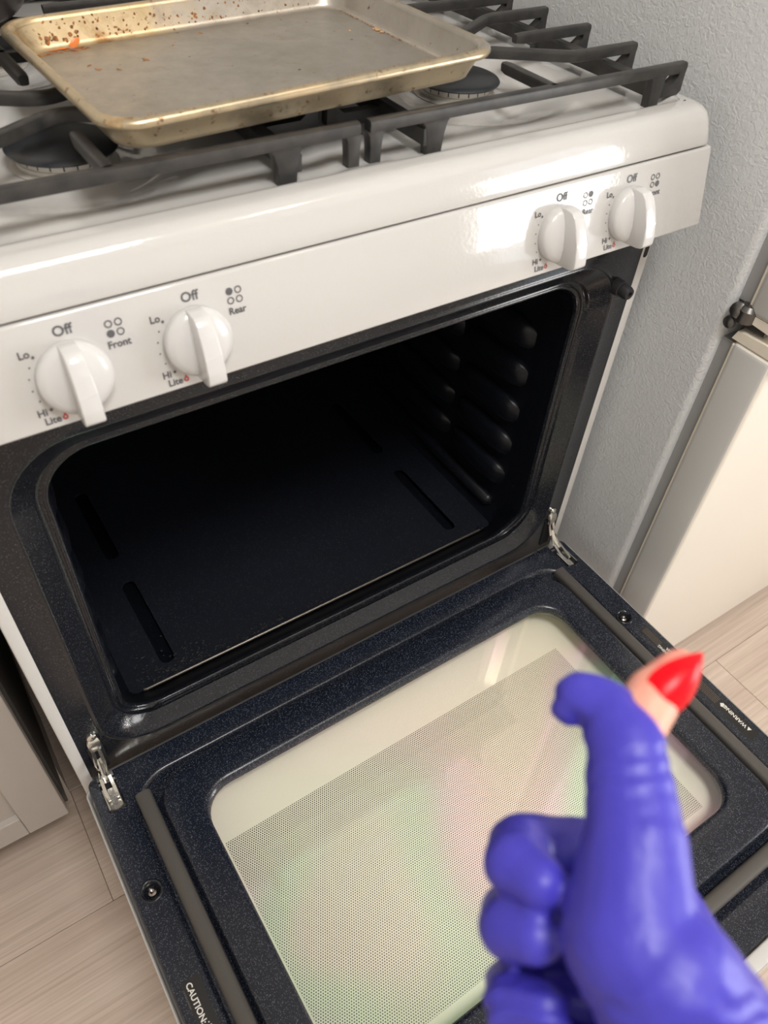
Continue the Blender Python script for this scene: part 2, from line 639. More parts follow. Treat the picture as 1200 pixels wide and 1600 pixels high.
for a, b in (((X1 + .02, WY0, WZ0), (X1 + .07, WY0 + .05, WZ1)), ((X1 + .02, WY1 - .05, WZ0), (X1 + .07, WY1, WZ1)),
             ((X1 + .02, WY0, WZ0), (X1 + .07, WY1, WZ0 + .05)), ((X1 + .02, WY0, WZ1 - .05), (X1 + .07, WY1, WZ1)),
             ((X1 + .025, -1.765, WZ0), (X1 + .065, -1.735, WZ1)), ((X1 + .025, WY0, 0.57), (X1 + .065, WY1, 0.60)), ((X1 + .025, WY0, 1.03), (X1 + .065, WY1, 1.06)), ((X1 + .025, WY0, 1.50), (X1 + .065, WY1, 1.53))):
    add_box(bm, a, b, 0.004)
w1 = struct(obj_bm('window_1', bm, mat('white_window_frame', (0.8, 0.79, 0.77), 0.3)))
box('window_pane', (X1 + .04, WY0 + .02, WZ0 + .02), (X1 + .046, WY1 - .02, WZ1 - .02), win_glass, w1)

# planks: 0.186 m wide, running along x, each its own board
PW = 0.186
row0 = -0.0335 - PW * 15
for r in range(19):
    y0 = row0 + r * PW
    y1 = y0 + PW
    if y0 > Y1 or y1 < Y0:
        continue
    y0c, y1c = max(y0, Y0), min(y1, Y1)
    if abs(y0 + 0.0335) < 0.01:
        off = -0.408
    elif abs(y1 + 0.2195) < 0.01:
        off = 0.656
    else:
        off = random.uniform(-0.6, 0.6)
        if abs(off - 0.656) < .15 or abs(off + 0.408) < .15:
            off += 0.3
    x = off - 1.22 * 3
    while x < X1:
        xa, xb = max(x, X0), min(x + 1.22, X1)
        if xb - xa > 0.02:
            bm = bmesh.new()
            add_box(bm, (xa + 0.0003, y0c + 0.0003, -0.004), (xb - 0.0003, y1c - 0.0003, 0.0), 0.0007, 1)
            p = obj_bm('plank', bm, plank_m, fl)
        x += 1.22

# ------------------------------------------------------------------ kitchen cabinet on the left
cab = thing('base_cabinet', 'taupe painted shaker base cabinet standing left of the white range', 'cabinet', (-0.66, 0.3, 0))
box('carcass', (-0.90, 0.085, 0.10), (-0.409, 0.66, 0.87), cabinet_dark, cab)
bm = bmesh.new()
dx0, dx1, dz0, dz1, dy = -0.90, -0.4125, 0.113, 0.865, 0.060
add_box(bm, (dx1 - 0.052, dy, dz0), (dx1, dy + 0.02, dz1), 0.001, 1)
door = obj_bm('cabinet_door', bm, cabinet_m, cab)
box('stile', (dx0, dy, dz0), (dx0 + 0.052, dy + 0.02, dz1), cabinet_m, door, 0.001, 1)
box('rail', (dx0 + 0.0525, dy, dz0), (dx1 - 0.0525, dy + 0.02, dz0 + 0.048), cabinet_m, door, 0.001, 1)
box('rail', (dx0 + 0.0525, dy, dz1 - 0.052), (dx1 - 0.0525, dy + 0.02, dz1), cabinet_m, door, 0.001, 1)
box('door_panel', (dx0 + 0.051, dy + 0.009, dz0 + 0.046), (dx1 - 0.051, dy + 0.017, dz1 - 0.05), cabinet_m, door)
box('toe_kick', (-0.90, 0.150, 0.0), (-0.4095, 0.166, 0.10), cabinet_m, cab)
box('side_foot', (-0.4265, 0.166, 0.0), (-0.4095, 0.30, 0.10), cabinet_m, cab)
wt = tag(box('worktop', (-0.92, 0.045, 0.871), (-0.405, 0.672, 0.905), worktop_m, None, 0.003), 'pale speckled worktop lying on the taupe base cabinet', 'worktop')

# ------------------------------------------------------------------ refrigerator on the right
fr = thing('refrigerator', 'white two-door refrigerator with leather-grain side, right of the range', 'refrigerator', (0.79, 0.25, 0))
FX0, FX1, FY = 0.42, 1.16, -0.095
bm = bmesh.new()
add_box(bm, (FX0, FY, 0.02), (FX1, 0.62, 1.70), 0.009, 3)
obj_bm('cabinet_body', bm, fridge_side, fr)
box('base_grille', (FX0 + 0.02, FY - 0.02, 0.0), (FX1 - 0.02, FY + 0.05, 0.021), rubber, fr)
for z0, z1 in ((0.024, 0.702), (0.738, 1.70)):
    bm = bmesh.new()
    add_box(bm, (FX0 + 0.004, -0.166, z0), (FX1 - 0.004, -0.112, z1), 0.007, 3)
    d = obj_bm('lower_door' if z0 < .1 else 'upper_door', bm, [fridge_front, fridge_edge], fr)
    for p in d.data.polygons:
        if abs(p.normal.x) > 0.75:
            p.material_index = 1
    box('door_seal', (FX0 + 0.010, -0.1125, z0 + 0.006), (FX1 - 0.012, FY + 0.002, z1 - 0.006), fridge_seal, d, 0.002, 1)
    box('seal_strip', (FX0 + 0.0065, -0.1185, z0 + 0.004), (FX1 - 0.010, -0.1105, z1 - 0.004), fridge_trim, d, 0.0015, 1)
    if z0 < .1:                                     # hooked grip along the top of the lower door
        bm = bmesh.new()
        add_sweep(bm, [(FX0 + 0.006, 0, 0), (FX1 - 0.006, 0, 0)], [(0.108, .703), (0.112, .7145), (0.150, .7165), (0.172, .712), (0.176, .700), (0.172, .690), (0.165, .690), (0.165, .703)])
        obj_bm('top_grip', bm, fridge_trim, d, True, 50)
    else:
        bm = bmesh.new()
        add_sweep(bm, [(FX0 + 0.006, 0, 0), (FX1 - 0.006, 0, 0)], [(0.113, .739), (0.167, .739), (0.171, .733), (0.167, .727), (0.150, .7275), (0.113, .730)])
        obj_bm('bottom_trim', bm, fridge_trim, d, True, 50)
bm = bmesh.new()
add_box(bm, (FX0 + 0.012, -0.140, 0.718), (FX0 + 0.05, FY + 0.001, 0.7265), 0.001, 1)
h = obj_bm('door_hinge', bm, hinge_steel, fr)
lathe('hinge_pin', [(0.0, 0), (0.012, 0), (0.012, 0.014), (0.008, 0.019), (0.0, 0.020)], (FX0 + 0.008, -0.112, 0.728), (0, 0, 1), hinge_steel, h, 16)
lathe('hinge_screw', [(0.0, 0), (0.0075, 0), (0.007, 0.004), (0.003, 0.006), (0.0, 0.0062)], (FX0 + 0.0015, -0.101, 0.722), (-1, 0, 0), hinge_steel, h, 14)
lathe('hinge_screw', [(0.0, 0), (0.0095, 0), (0.009, 0.005), (0.004, 0.008), (0.0, 0.0082)], (FX0 + 0.003, -0.104, 0.738), (-1, -0.3, 0.3), hinge_steel, h, 14)

# ------------------------------------------------------------------ the range
HW = 0.3785
rg = thing('gas_range', 'white freestanding gas range with its black oven door hanging open', 'stove', (0, 0.3, 0))
for s in (-1, 1):
    bm = bmesh.new()
    add_box(bm, (min(s * HW, s * (HW - 0.0135)), 0.0, 0.02), (max(s * HW, s * (HW - 0.0135)), 0.62, 0.892), 0.003, 2)
    sp = obj_bm('side_panel', bm, white_pebble, rg)
    bm = bmesh.new()
    for k, (x, z) in enumerate(rrect(0.0035, 0.0105, 0.764, 0.800, 0.0034, 4)):
        pass
    add_prism(bm, rrect(0.0045, 0.0105, 0.764, 0.802, 0.0029, 4), lambda x, z, y: Vector((s * (HW - x), y, z)), -0.0006, 0.002)
    obj_bm('panel_slot', bm, flat_black, sp)
box('back_panel', (-HW + 0.014, 0.60, 0.02), (HW - 0.014, 0.618, 0.890), flat_black, rg)
# front frame: flat flange, rounded opening, rolled channel running round the oven mouth
A = dict(x=0.335, z0=0.311, z1=0.773, r=0.064)


def mouth(ins, y, zb, yb):
    """ring round the oven mouth; the bottom run has its own height zb and depth yb"""
    r = A['r'] - ins * 0.55
    out = []
    for px, pz in rrect(-A['x'] + ins, A['x'] - ins, zb, A['z1'] - ins * 0.9, r, 10):
        w = min(1.0, max(0.0, (zb + r - pz) / r))
        w = w * w * (3 - 2 * w)
        out.append(Vector((px, y * (1 - w) + yb * w, pz)))
    return out


fx = HW - 0.0125
flange = [Vector((px, 0.0012, pz)) for px, pz in rrect(-fx, fx, 0.276, 0.822, 0.004, 10)]
back = [Vector((px, 0.02, pz)) for px, pz in rrect(-fx, fx, 0.276, 0.822, 0.004, 10)]
prof = ((-0.0050, 0.0010, 0.3060, 0.0010), (-0.0032, 0.0002, 0.3078, 0.0002), (-0.0018, -0.0008, 0.3092, -0.0008), (-0.0004, -0.0008, 0.3108, -0.0008), (0.0010, 0.0002, 0.3122, 0.0000), (0.0022, 0.0014, 0.3136, 0.0010),
        (0.0195, 0.0115, 0.3325, 0.0120), (0.0208, 0.0128, 0.3322, 0.0140), (0.0216, 0.0165, 0.3290, 0.0172), (0.0232, 0.0182, 0.3270, 0.0195), (0.0262, 0.0184, 0.3266, 0.0214), (0.0278, 0.0170, 0.3290, 0.0229),
        (0.0296, 0.0162, 0.3301, 0.0241), (0.0312, 0.0166, 0.3299, 0.0256), (0.0326, 0.0186, 0.3284, 0.0280), (0.0334, 0.0225, 0.3256, 0.0314))
rings = [back, flange] + [mouth(*q) for q in prof]
frm = loft('front_frame', rings, frame_black, rg, angle=60)
# cavity
CX, CZ0, CZ1, CY = 0.3045, 0.298, 0.748, 0.560


def cav(x, z0, z1, y, r):
    return [Vector((px, y, pz)) for px, pz in rrect(-x, x, z0, z1, r, 10)]


lin = loft('oven_liner', [mouth(0.0334, 0.0224, 0.3256, 0.0313), cav(CX - .001, CZ0 + .0115, CZ1 - .002, 0.0555, 0.046), cav(CX, CZ0 + .004, CZ1, 0.0600, 0.045), cav(CX, CZ0, CZ1, 0.068, 0.045), cav(CX, CZ0, CZ1, CY - 0.02, 0.045),
                           cav(CX - 0.006, CZ0 + .006, CZ1 - .006, CY - 0.006, 0.040), cav(CX - 0.02, CZ0 + .02, CZ1 - .02, CY, 0.03)], oven_black, rg, cap1=True, angle=60)
# stamped rack supports: five levels, two pads each per side, and a long low bead
for s in (-1, 1):
    for z in (0.632, 0.572, 0.510, 0.450, 0.390):
        for ya, yb in ((0.070, 0.195), (0.205, 0.36)):
            bm = bmesh.new()
            n, mseg = 14, 9
            rr = []
            for i in range(n + 1):
                t = i / n
                yy = ya + (yb - ya) * t
                e = max(0.0, 1 - abs(2 * t - 1) ** 3.2) ** 0.5
                ring = []
                for k in range(mseg):
                    a = pi * k / (mseg - 1)
                    hh = 0.0165 * e * sin(a) ** 0.75
                    zz = z - 0.0235 * cos(a) * (0.35 + 0.65 * e) + 0.005 * sin(a)
                    ring.append(Vector((s * (CX + 0.0008 - hh), yy, zz)))
                rr.append(ring)
            add_loft(bm, rr, closed=False)
            obj_bm('rack_support', bm, oven_black, lin, True, 80)
    bm = bmesh.new()
    add_sweep(bm, [(s * (CX - 0.002), 0.083, 0.331), (s * (CX - 0.003), 0.09, 0.331), (s * (CX - 0.003), 0.40, 0.336), (s * (CX - 0.002), 0.41, 0.336)], circ(0.0105, 12), scale=[0.5, 1, 1, 0.5])
    obj_bm('side_bead', bm, oven_black, lin, True, 60)
    for yy, zz in ((0.040, 0.652), (0.036, 0.523), (0.042, 0.392)):
        lathe('liner_rivet', [(0.0, 0), (0.0042, 0), (0.0035, 0.0016), (0.0, 0.0024)], (s * CX, yy + 0.006, zz), (-s, 0, 0), oven_black, lin, 10)
# removable oven bottom with four slots
ofl = box('oven_floor', (-0.288, 0.0605, 0.3065), (0.288, 0.548, 0.3085), floor_black, rg)
bm = bmesh.new()
for sx in (-1, 1):
    for ya, yb in ((0.083, 0.236), (0.285, 0.438)):
        add_prism(bm, rrect(sx * 0.229 - 0.0095, sx * 0.229 + 0.0095, ya, yb, 0.0092, 5), lambda x, y, z: Vector((x, y, z)), 0.30, 0.315)
bool_cut(ofl, bm)
bm = bmesh.new()
add_sweep(bm, [(-0.272, 0.0600, 0.3105), (-0.268, 0.0585, 0.3112), (0.262, 0.0585, 0.3112), (0.268, 0.060, 0.3105)], circ(0.0019, 8))
obj_bm('floor_front_lip', bm, lip_steel, ofl)
bm = bmesh.new()
add_box(bm, (0.262, 0.0575, 0.3085), (0.272, 0.064, 0.3135), 0.001, 1)
obj_bm('floor_tab', bm, frame_black, ofl)
# burnt specks along the front edge of the oven floor
bm = bmesh.new()
for k in range(230):
    x = random.triangular(-0.275, 0.27, -0.24) if k % 3 else random.uniform(-0.275, -0.18)
    y = 0.064 + abs(random.gauss(0, 0.006 + (0.012 if x < -0.17 else 0.002)))
    a = random.uniform(0, pi)
    rx, ry = random.uniform(0.0008, 0.0028), random.uniform(0.0006, 0.0018)
    pts = []
    for q in range(6):
        t = 2 * pi * q / 6
        u, v = rx * cos(t) * random.uniform(.7, 1.2), ry * sin(t) * random.uniform(.7, 1.2)
        pts.append(Vector((x + u * cos(a) - v * sin(a), y + u * sin(a) + v * cos(a), 0.3090)))
    top = bm.verts.new((x, y, 0.3096))
    vs = [bm.verts.new(p) for p in pts]
    for q in range(6):
        bm.faces.new((vs[q], vs[(q + 1) % 6], top))
cr = obj_bm('burnt_crumbs', bm, flat_black, ofl)
cr['kind'] = 'stuff'
# bumper beside the oven mouth
for s in (1,):
    lathe('door_bumper', [(0.0, -0.001), (0.0095, -0.001), (0.0095, 0.007), (0.0088, 0.010), (0.0078, 0.0105), (0.0078, 0.019), (0.0064, 0.0225), (0.0030, 0.023), (0.0028, 0.014), (0.0, 0.0135)],
          (s * 0.3365, 0.0012, 0.7375), (0, -1, 0), rubber, rg, 20)

# control panel (sloping front), knobs and print
PB, PT = Vector((0, -0.0480, 0.8214)), Vector((0, -0.0310, 0.8955))
PU = (PT - PB).normalized()
PN = Vector((0, -PU.z, PU.y))
bm = bmesh.new()
sec = [(-0.0480, 0.8214), (-0.0310, 0.8955), (0.03, 0.8955), (0.03, 0.8214)]
a = [bm.verts.new((-HW, y, z)) for y, z in sec]
b = [bm.verts.new((HW, y, z)) for y, z in sec]
bm.faces.new(a)
bm.faces.new(b[::-1])
for i in range(4):
    j = (i + 1) % 4
    bm.faces.new((a[j], a[i], b[i], b[j]))
bmesh.ops.bevel(bm, geom=bm.edges[:], offset=0.0024, segments=4, profile=0.5, affect='EDGES')
cp = obj_bm('control_panel', bm, white_enamel, rg)
TK = (0.8545 - PB.z) / PU.z


def panel(kx, lift=0.0005):
    return lambda x, y: Vector((kx + x, 0, 0)) + PB + PU * (TK + y) + PN * lift


def ring_icon(bm, fn, cx, cy, r, fill):
    n = 20
    if fill:
        add_poly(bm, [fn(cx + r * cos(2 * pi * k / n), cy + r * sin(2 * pi * k / n)) for k in range(n)])
        return
    o_ = [bm.verts.new(fn(cx + r * cos(2 * pi * k / n), cy + r * sin(2 * pi * k / n))) for k in range(n)]
    i_ = [bm.verts.new(fn(cx + .70 * r * cos(2 * pi * k / n), cy + .70 * r * sin(2 * pi * k / n))) for k in range(n)]
    for k in range(n):
        j = (k + 1) % n
        bm.faces.new((o_[k], o_[j], i_[j], i_[k]))


for kx, which, word in ((-0.2650, 2, 'Front'), (-0.1765, 0, 'Rear'), (0.1765, 1, 'Rear'), (0.2650, 3, 'Front')):
    fn = panel(kx)
    bm = bmesh.new()
    add_text(bm, 'Off', 0.0098, lambda x, y: fn(x + 0.0015, y + 0.0312), 0.00016)
    add_text(bm, 'Lo', 0.0072, lambda x, y: fn(x - 0.0262, y + 0.0218), 0.00016)
    add_text(bm, 'Hi', 0.0072, lambda x, y: fn(x - 0.0272, y - 0.0200), 0.00016)
    add_text(bm, 'Lite', 0.0072, lambda x, y: fn(x - 0.0222, y - 0.0268), 0.00016)
    add_text(bm, word, 0.0072, lambda x, y: fn(x + 0.0350, y + 0.0126), 0.00016)
    for k, ang in enumerate((138, 153, 169, 186, 203, 222)):
        t = radians(ang)
        rr_ = 0.0284
        d = 0.0013 if k in (0, 5) else 0.0006
        cx, cy = rr_ * cos(t), rr_ * sin(t)
        if k in (0, 5):
            add_poly(bm, [fn(cx + d, cy), fn(cx, cy + d), fn(cx - d, cy), fn(cx, cy - d)])
        else:
            ring_icon(bm, fn, cx, cy, d, True)
    for q, (ix, iy) in enumerate(((-1, 1), (1, 1), (-1, -1), (1, -1))):
        ring_icon(bm, fn, 0.0345 + ix * 0.0034, 0.0240 + iy * 0.0034, 0.0027, q == which)
    pr = obj_bm('panel_lettering', bm, print_grey, cp, False)
    bm = bmesh.new()
    fl_ = [(0, -.0026), (.0013, -.0022), (.0019, -.0010), (.0016, .0003), (.0009, .0010), (.0003, .0030), (-.0006, .0014), (-.0011, .0005), (-.0018, -.0002), (-.0018, -.0013), (-.0011, -.0023)]
    for i in range(len(fl_)):
        (xa, ya), (xb, yb) = fl_[i], fl_[(i + 1) % len(fl_)]
        add_poly(bm, [fn(-0.0138 + xa, -0.0262 + ya), fn(-0.0138 + xb, -0.0262 + yb), fn(-0.0138 + xb * .55, -0.0266 + yb * .5), fn(-0.0138 + xa * .55, -0.0266 + ya * .5)])
    obj_bm('flame_mark', bm, print_red, cp, False)
    # knob: skirted disc with a tall tapering grip
    o0 = fn(0, 0)
    ax = PN
    kb = loft('burner_knob', lathe_rings([(r_ * 0.93, h_) for r_, h_ in [(0.0, -0.001), (0.0262, -0.001), (0.0270, 0.0008), (0.0272, 0.0065), (0.0266, 0.0086), (0.0250, 0.0096), (0.0240, 0.0105), (0.0215, 0.0118), (0.0120, 0.0138), (0.0, 0.0144)]], o0, ax, 56, (1, 0, 0)), knob_plastic, rg, True, True, True, 50)
    bm = bmesh.new()
    prof = [(0.0253, 0.0050), (0.0250, 0.0130), (0.0226, 0.0210), (0.0175, 0.0250), (0.0085, 0.0280), (-0.0050, 0.0300), (-0.0165, 0.0305), (-0.0242, 0.0293), (-0.0266, 0.0266), (-0.0270, 0.0210), (-0.0252, 0.0050)]
    add_prism(bm, prof, lambda t_, h_, w_: o0 + PU * t_ + PN * h_ + Vector((w_ * (1.0 + 0.10 * (-t_ / 0.03)), 0, 0)), -0.0066, 0.0066, 0.0012)
    obj_bm('grip', bm, knob_plastic, kb, True, 40)

# cooktop: rolled lip, shallow recessed pan, one well per burner
CT = 0.930


def ctring(ins, z, fy):
    return [Vector((px, py, z)) for px, py in rrect(-HW + ins, HW - ins, fy, 0.612 - ins, 0.012, 6)]


bm = bmesh.new()
rings = [ctring(0.004, 0.8978, -0.0260), ctring(0.0, 0.8978, -0.0300), ctring(0.0, 0.9000, -0.0302), ctring(0.0004, 0.9100, -0.0268), ctring(0.0012, 0.9190, -0.0232), ctring(0.0030, 0.9245, -0.0200),
         ctring(0.0062, 0.9283, -0.0150), ctring(0.0100, 0.9297, -0.0100), ctring(0.0140, 0.9300, -0.0040), ctring(0.0200, 0.9300, 0.0020)]
add_loft(bm, rings)
ctop = obj_bm('cooktop', bm, white_enamel, rg, True, 70)


def sstep(e0, e1, x):
    t = min(1, max(0, (x - e0) / (e1 - e0)))
    return t * t * (3 - 2 * t)


def cth(x, y):
    rec = sstep(0, 0.016, min(HW - 0.021 - abs(x), y - 0.003, 0.590 - y))
    h = CT - 0.0070 * rec
    for bx in (-0.195, 0.195):
        for by in (0.153, 0.407):
            d = math.hypot(x - bx, y - by)
            h -= 0.0120 * sstep(0.122, 0.070, d)
            h += 0.0015 * sstep(0.06, 0.05, d)
    h += 0.003 * rec * sstep(0.035, 0.015, abs(x))
    return h


bm = bmesh.new()
nx, ny = 150, 120
gx = [-HW + 0.019 + (2 * HW - 0.038) * i / nx for i in range(nx + 1)]
gy = [0.001 + (0.593 - 0.001) * (j / ny) ** 1.15 for j in range(ny + 1)]
gv = [[bm.verts.new((x, y, cth(x, y))) for x in gx] for y in gy]
for j in range(ny):
    for i in range(nx):
        bm.faces.new((gv[j][i], gv[j][i + 1], gv[j + 1][i + 1], gv[j + 1][i]))
obj_bm('cooktop_basin', bm, white_enamel, ctop, True, 180)
box('rear_black_strip', (-HW + 0.01, 0.560, 0.9315), (HW - 0.01, 0.612, 0.985), flat_black, rg, 0.004)  # low black strip along the back of the cooktop
# drawer and plinth below the oven
dr = box('storage_drawer', (-HW + 0.004, -0.012, 0.075), (HW - 0.004, 0.30, 0.240), white_enamel, rg, 0.006, 3)
box('kick_plate', (-HW + 0.02, 0.03, 0.0), (HW - 0.02, 0.05, 0.075), flat_black, rg)
for sx in (-1, 1):
    for y in (0.08, 0.55):
        lathe('levelling_foot', [(0.0, 0), (0.016, 0), (0.016, 0.008), (0.006, 0.010), (0.006, 0.03), (0, 0.03)], (sx * 0.34, y, 0), (0, 0, 1), flat_black, rg, 14)

# ---- oven door, hanging open (horizontal)
ZD = 0.297
DX, DY0, DY1 = 0.3725, -0.012, -0.552


def dring(x, ya, yb, z, r):
    return [Vector((px, py, z)) for px, py in rrect(-x, x, yb, ya, r, 8)]


door_rings = [dring(DX, DY0, DY1, ZD - 0.022, 0.009), dring(DX, DY0, DY1, ZD - 0.002, 0.009), dring(DX - 0.0015, DY0 - 0.0015, DY1 + 0.0015, ZD, 0.008),
              dring(0.3400, -0.0400, -0.5175, ZD, 0.050), dring(0.3375, -0.0425, -0.5150, ZD - 0.0012, 0.050), dring(0.3345, -0.0450, -0.5115, ZD - 0.0052, 0.048),
              dring(0.3125, -0.0480, -0.4850, ZD - 0.0052, 0.046), dring(0.3100, -0.0500, -0.4820, ZD - 0.0030, 0.045), dring(0.3080, -0.0525, -0.4795, ZD + 0.0070, 0.044), dring(0.3065, -0.0545, -0.4780, ZD + 0.0088, 0.043), dring(0.3035, -0.0570, -0.4750, ZD + 0.0095, 0.042),
              dring(0.2760, -0.0915, -0.4400, ZD + 0.0095, 0.042), dring(0.2725, -0.0950, -0.4365, ZD + 0.0085, 0.040), dring(0.2695, -0.0980, -0.4335, ZD + 0.0055, 0.037), dring(0.2690, -0.0985, -0.4330, ZD - 0.0020, 0.0365), dring(0.290, -0.08, -0.452, ZD - 0.0025, 0.05)]
dl = loft('oven_door', door_rings, navy_speckle, rg, angle=70)
cut = bmesh.new()                                   # hinge slots and screw pockets
for sx in (-1, 1):
    add_box(cut, (sx * 0.352 - 0.0095, -0.062, ZD - 0.020), (sx * 0.352 + 0.0095, -0.006, ZD + 0.01))
for sx, yy in ((-0.3535, -0.164), (0.3485, -0.172)):
    add_loft(cut, lathe_rings([(0.0095, 0.002), (0.0090, -0.0012), (0.0062, -0.0048), (0.0058, -0.012)], (sx, yy, ZD), (0, 0, 1), 20), True, True)
md = dl.modifiers.new('s', 'SOLIDIFY')
md.thickness = 0.0012
md.offset = -1
bake_mods(dl)
bool_cut(dl, cut)
dl.data.set_sharp_from_angle(angle=radians(50))
# white outer skin
bm = bmesh.new()
skin = [dring(0.355, DY0 - 0.02, -0.545, 0.246, 0.01), dring(0.374, DY0 - 0.008, -0.566, 0.2475, 0.012), dring(0.3785, DY0 - 0.006, -0.571, 0.252, 0.012), dring(0.3785, DY0 - 0.006, -0.571, 0.2895, 0.010), dring(0.3772, DY0 - 0.007, -0.5700, 0.2910, 0.009), dring(0.3760, DY0 - 0.008, -0.5688, 0.2895, 0.009), dring(0.3755, DY0 - 0.008, -0.566, 0.268, 0.009)]
add_loft(bm, skin)
obj_bm('outer_skin', bm, white_enamel, dl, True, 60)
bm = bmesh.new()                                   # the front (upper) edge trim, a broad white strip
add_box(bm, (-0.3740, -0.5695, 0.262), (0.3740, -0.5535, 0.2955), 0.003, 3)
obj_bm('edge_trim', bm, white_enamel, dl)
# glazing
bm = bmesh.new()
add_prism(bm, rrect(-0.282, 0.282, -0.446, -0.086, 0.03, 6), lambda x, y, z: Vector((x, y, z)), ZD - 0.0012, ZD + 0.0022)
obj_bm('inner_glass', bm, pane_m, dl, False)
bm = bmesh.new()
add_prism(bm, rrect(-0.350, 0.350, -0.545, -0.025, 0.01, 4), lambda x, y, z: Vector((x, y, z)), 0.2565, 0.2610)
obj_bm('outer_glass', bm, cream_glass, dl, False)
# gasket on three sides
gp = []
for p in ((-0.3225, -0.060), (-0.3225, -0.20), (-0.3225, -0.40)):
    gp.append(p)
for k in range(9):
    t = radians(180 + 90 * k / 8)
    gp.append((-0.2925 + 0.03 * cos(t), -0.468 + 0.03 * sin(t)))
for k in range(9):
    t = radians(270 + 90 * k / 8)
    gp.append((0.2925 + 0.03 * cos(t), -0.468 + 0.03 * sin(t)))
gp += [(0.3225, -0.40), (0.3225, -0.20), (0.3225, -0.060)]
bm = bmesh.new()
add_sweep(bm, [(x, y, ZD) for x, y in gp], [(-0.0085, -0.0045), (-0.0090, 0.0040), (-0.0072, 0.0072), (-0.0042, 0.0086), (0.0042, 0.0086), (0.0072, 0.0072), (0.0090, 0.0040), (0.0085, -0.0045)])
obj_bm('door_gasket', bm, gasket_mat, dl, True, 50)
# screws in the pockets, and the pans behind the cut-outs
for sx in (-1, 1):
    bm = bmesh.new()
    add_box(bm, (sx * 0.352 - 0.0098, -0.0624, ZD - 0.0215), (sx * 0.352 + 0.0098, -0.0135, ZD - 0.0100), 0.001, 1)
    obj_bm('hinge_slot_pan', bm, flat_black, dl)
for sx, yy in ((-0.3535, -0.164), (0.3485, -0.172)):
    loft('screw_cup', lathe_rings([(0.0125, 0.0002), (0.0118, 0.0012), (0.0105, 0.0012), (0.0092, -0.0004), (0.0075, -0.0040), (0.0060, -0.0062), (0.0, -0.0064)], (sx, yy, ZD), (0, 0, 1), 24), frame_black, dl, cap1=True, angle=60)
for sx, yy in ((-0.3535, -0.164), (0.3485, -0.172)):
    lathe('door_screw', [(0.0, 0), (0.0046, 0), (0.0050, 0.0012), (0.0046, 0.0030), (0.0026, 0.0042), (0.0014, 0.0036), (0.0, 0.0030)], (sx, yy, ZD - 0.0062), (0, 0, 1), dark_chrome, dl, 16)
# hinges: channel lying in the slot, double strap, clip on the frame
for s in (-1, 1):
    bm = bmesh.new()
    X = s * 0.352
    add_sweep(bm, [(X, -0.0600, ZD - 0.0030), (X, -0.0330, ZD - 0.0030)], [(-0.0088, 0.0), (-0.0088, 0.0062), (-0.0072, 0.0066), (-0.0030, 0.0024), (0.0030, 0.0024), (0.0072, 0.0066), (0.0088, 0.0062), (0.0088, 0.0)])
    hg = obj_bm('hinge_channel', bm, chrome, dl, True, 30)
    bm = bmesh.new()
    for dx_, w in ((-0.0052, 0.0018), (0.0052, 0.0018)):
        pts = [(X + dx_, -0.048, ZD + 0.0010), (X + dx_ * 1.05, -0.036, ZD + 0.0030), (X + dx_ * 0.9 - s * 0.0005, -0.022, ZD + 0.0085), (X + dx_ * 0.8 - s * 0.0015, -0.010, ZD + 0.0200), (X + dx_ * 0.7 + -s * 0.0025, -0.0035, ZD + 0.0340), (X + dx_ * 0.6 - s * 0.003, -0.0015, ZD + 0.0455)]
        add_sweep(bm, pts, [(-w, -0.0016), (-w, 0.0016), (w, 0.0016), (w, -0.0016)], Vector((0, 0.7, 0.7)))
    add_sweep(bm, [(X - s * 0.0005, -0.026, ZD + 0.0040), (X - s * 0.002, -0.006, ZD + 0.0260)], [(-0.003, -0.0012), (-0.003, 0.0012), (0.003, 0.0012), (0.003, -0.0012)], Vector((0, .7, .7)))
    obj_bm('hinge_strap', bm, chrome, dl, True, 30)
    bm = bmesh.new()
    add_sweep(bm, [(X - s * 0.0030, -0.0030, ZD + 0.040), (X - s * 0.0035, -0.0042, ZD + 0.048), (X - s * 0.0040, -0.0030, ZD + 0.0565), (X - s * 0.0042, -0.0005, ZD + 0.0600)], [(-0.0074, -0.0016), (-0.0062, 0.0010), (0, 0.0020), (0.0062, 0.0010), (0.0074, -0.0016)], Vector((0, -1, 0.2)), scale=[0.9, 1, 1, 0.85])
    ck = obj_bm('hinge_clip', bm, chrome, rg, True, 30)
    lathe('clip_screw', [(0.0, 0), (0.0058, 0), (0.0056, 0.0020), (0.0036, 0.0036), (0.0, 0.0040)], (X - s * 0.0042, 0.0008, ZD + 0.0640), (0, -1, 0), chrome, ck, 14)
    # dark receiver slot in the frame behind the strap
    box('hinge_receiver', (X - s * 0.003 - 0.0085, -0.0004, ZD - 0.010), (X - s * 0.003 + 0.0085, 0.006, ZD + 0.044), flat_black, rg, 0.001, 1)
# a bright metal edge where the door meets the frame
box('hinge_edge_strip', (-0.333, -0.0066, 0.2785), (0.333, -0.0052, 0.2800), chrome, rg)

# printed notices on the door
zt = ZD + 0.0003


def left_fn(ox, oy):
    return lambda x, y: Vector((ox + y, oy - x, zt))


def right_fn(ox, oy):
    return lambda x, y: Vector((ox - y, oy + x, zt))


def notice(rect, white, dim):
    x0, x1, y0, y1 = rect
    z = zt - .00015
    bm = bmesh.new()
    add_poly(bm, [Vector((x0, y0, z)), Vector((x1, y0, z)), Vector((x1, y1, z)), Vector((x0, y1, z))])
    obj_bm('printed_notice', bm, label_black, dl, False)
    for nm, fill, mm in (('notice_lettering', white, print_white), ('small_print', dim, print_dim)):
        bm = bmesh.new()
        fill(bm)
        o = obj_bm(nm, bm, mm, dl, False)
        o['kind'] = 'stuff'


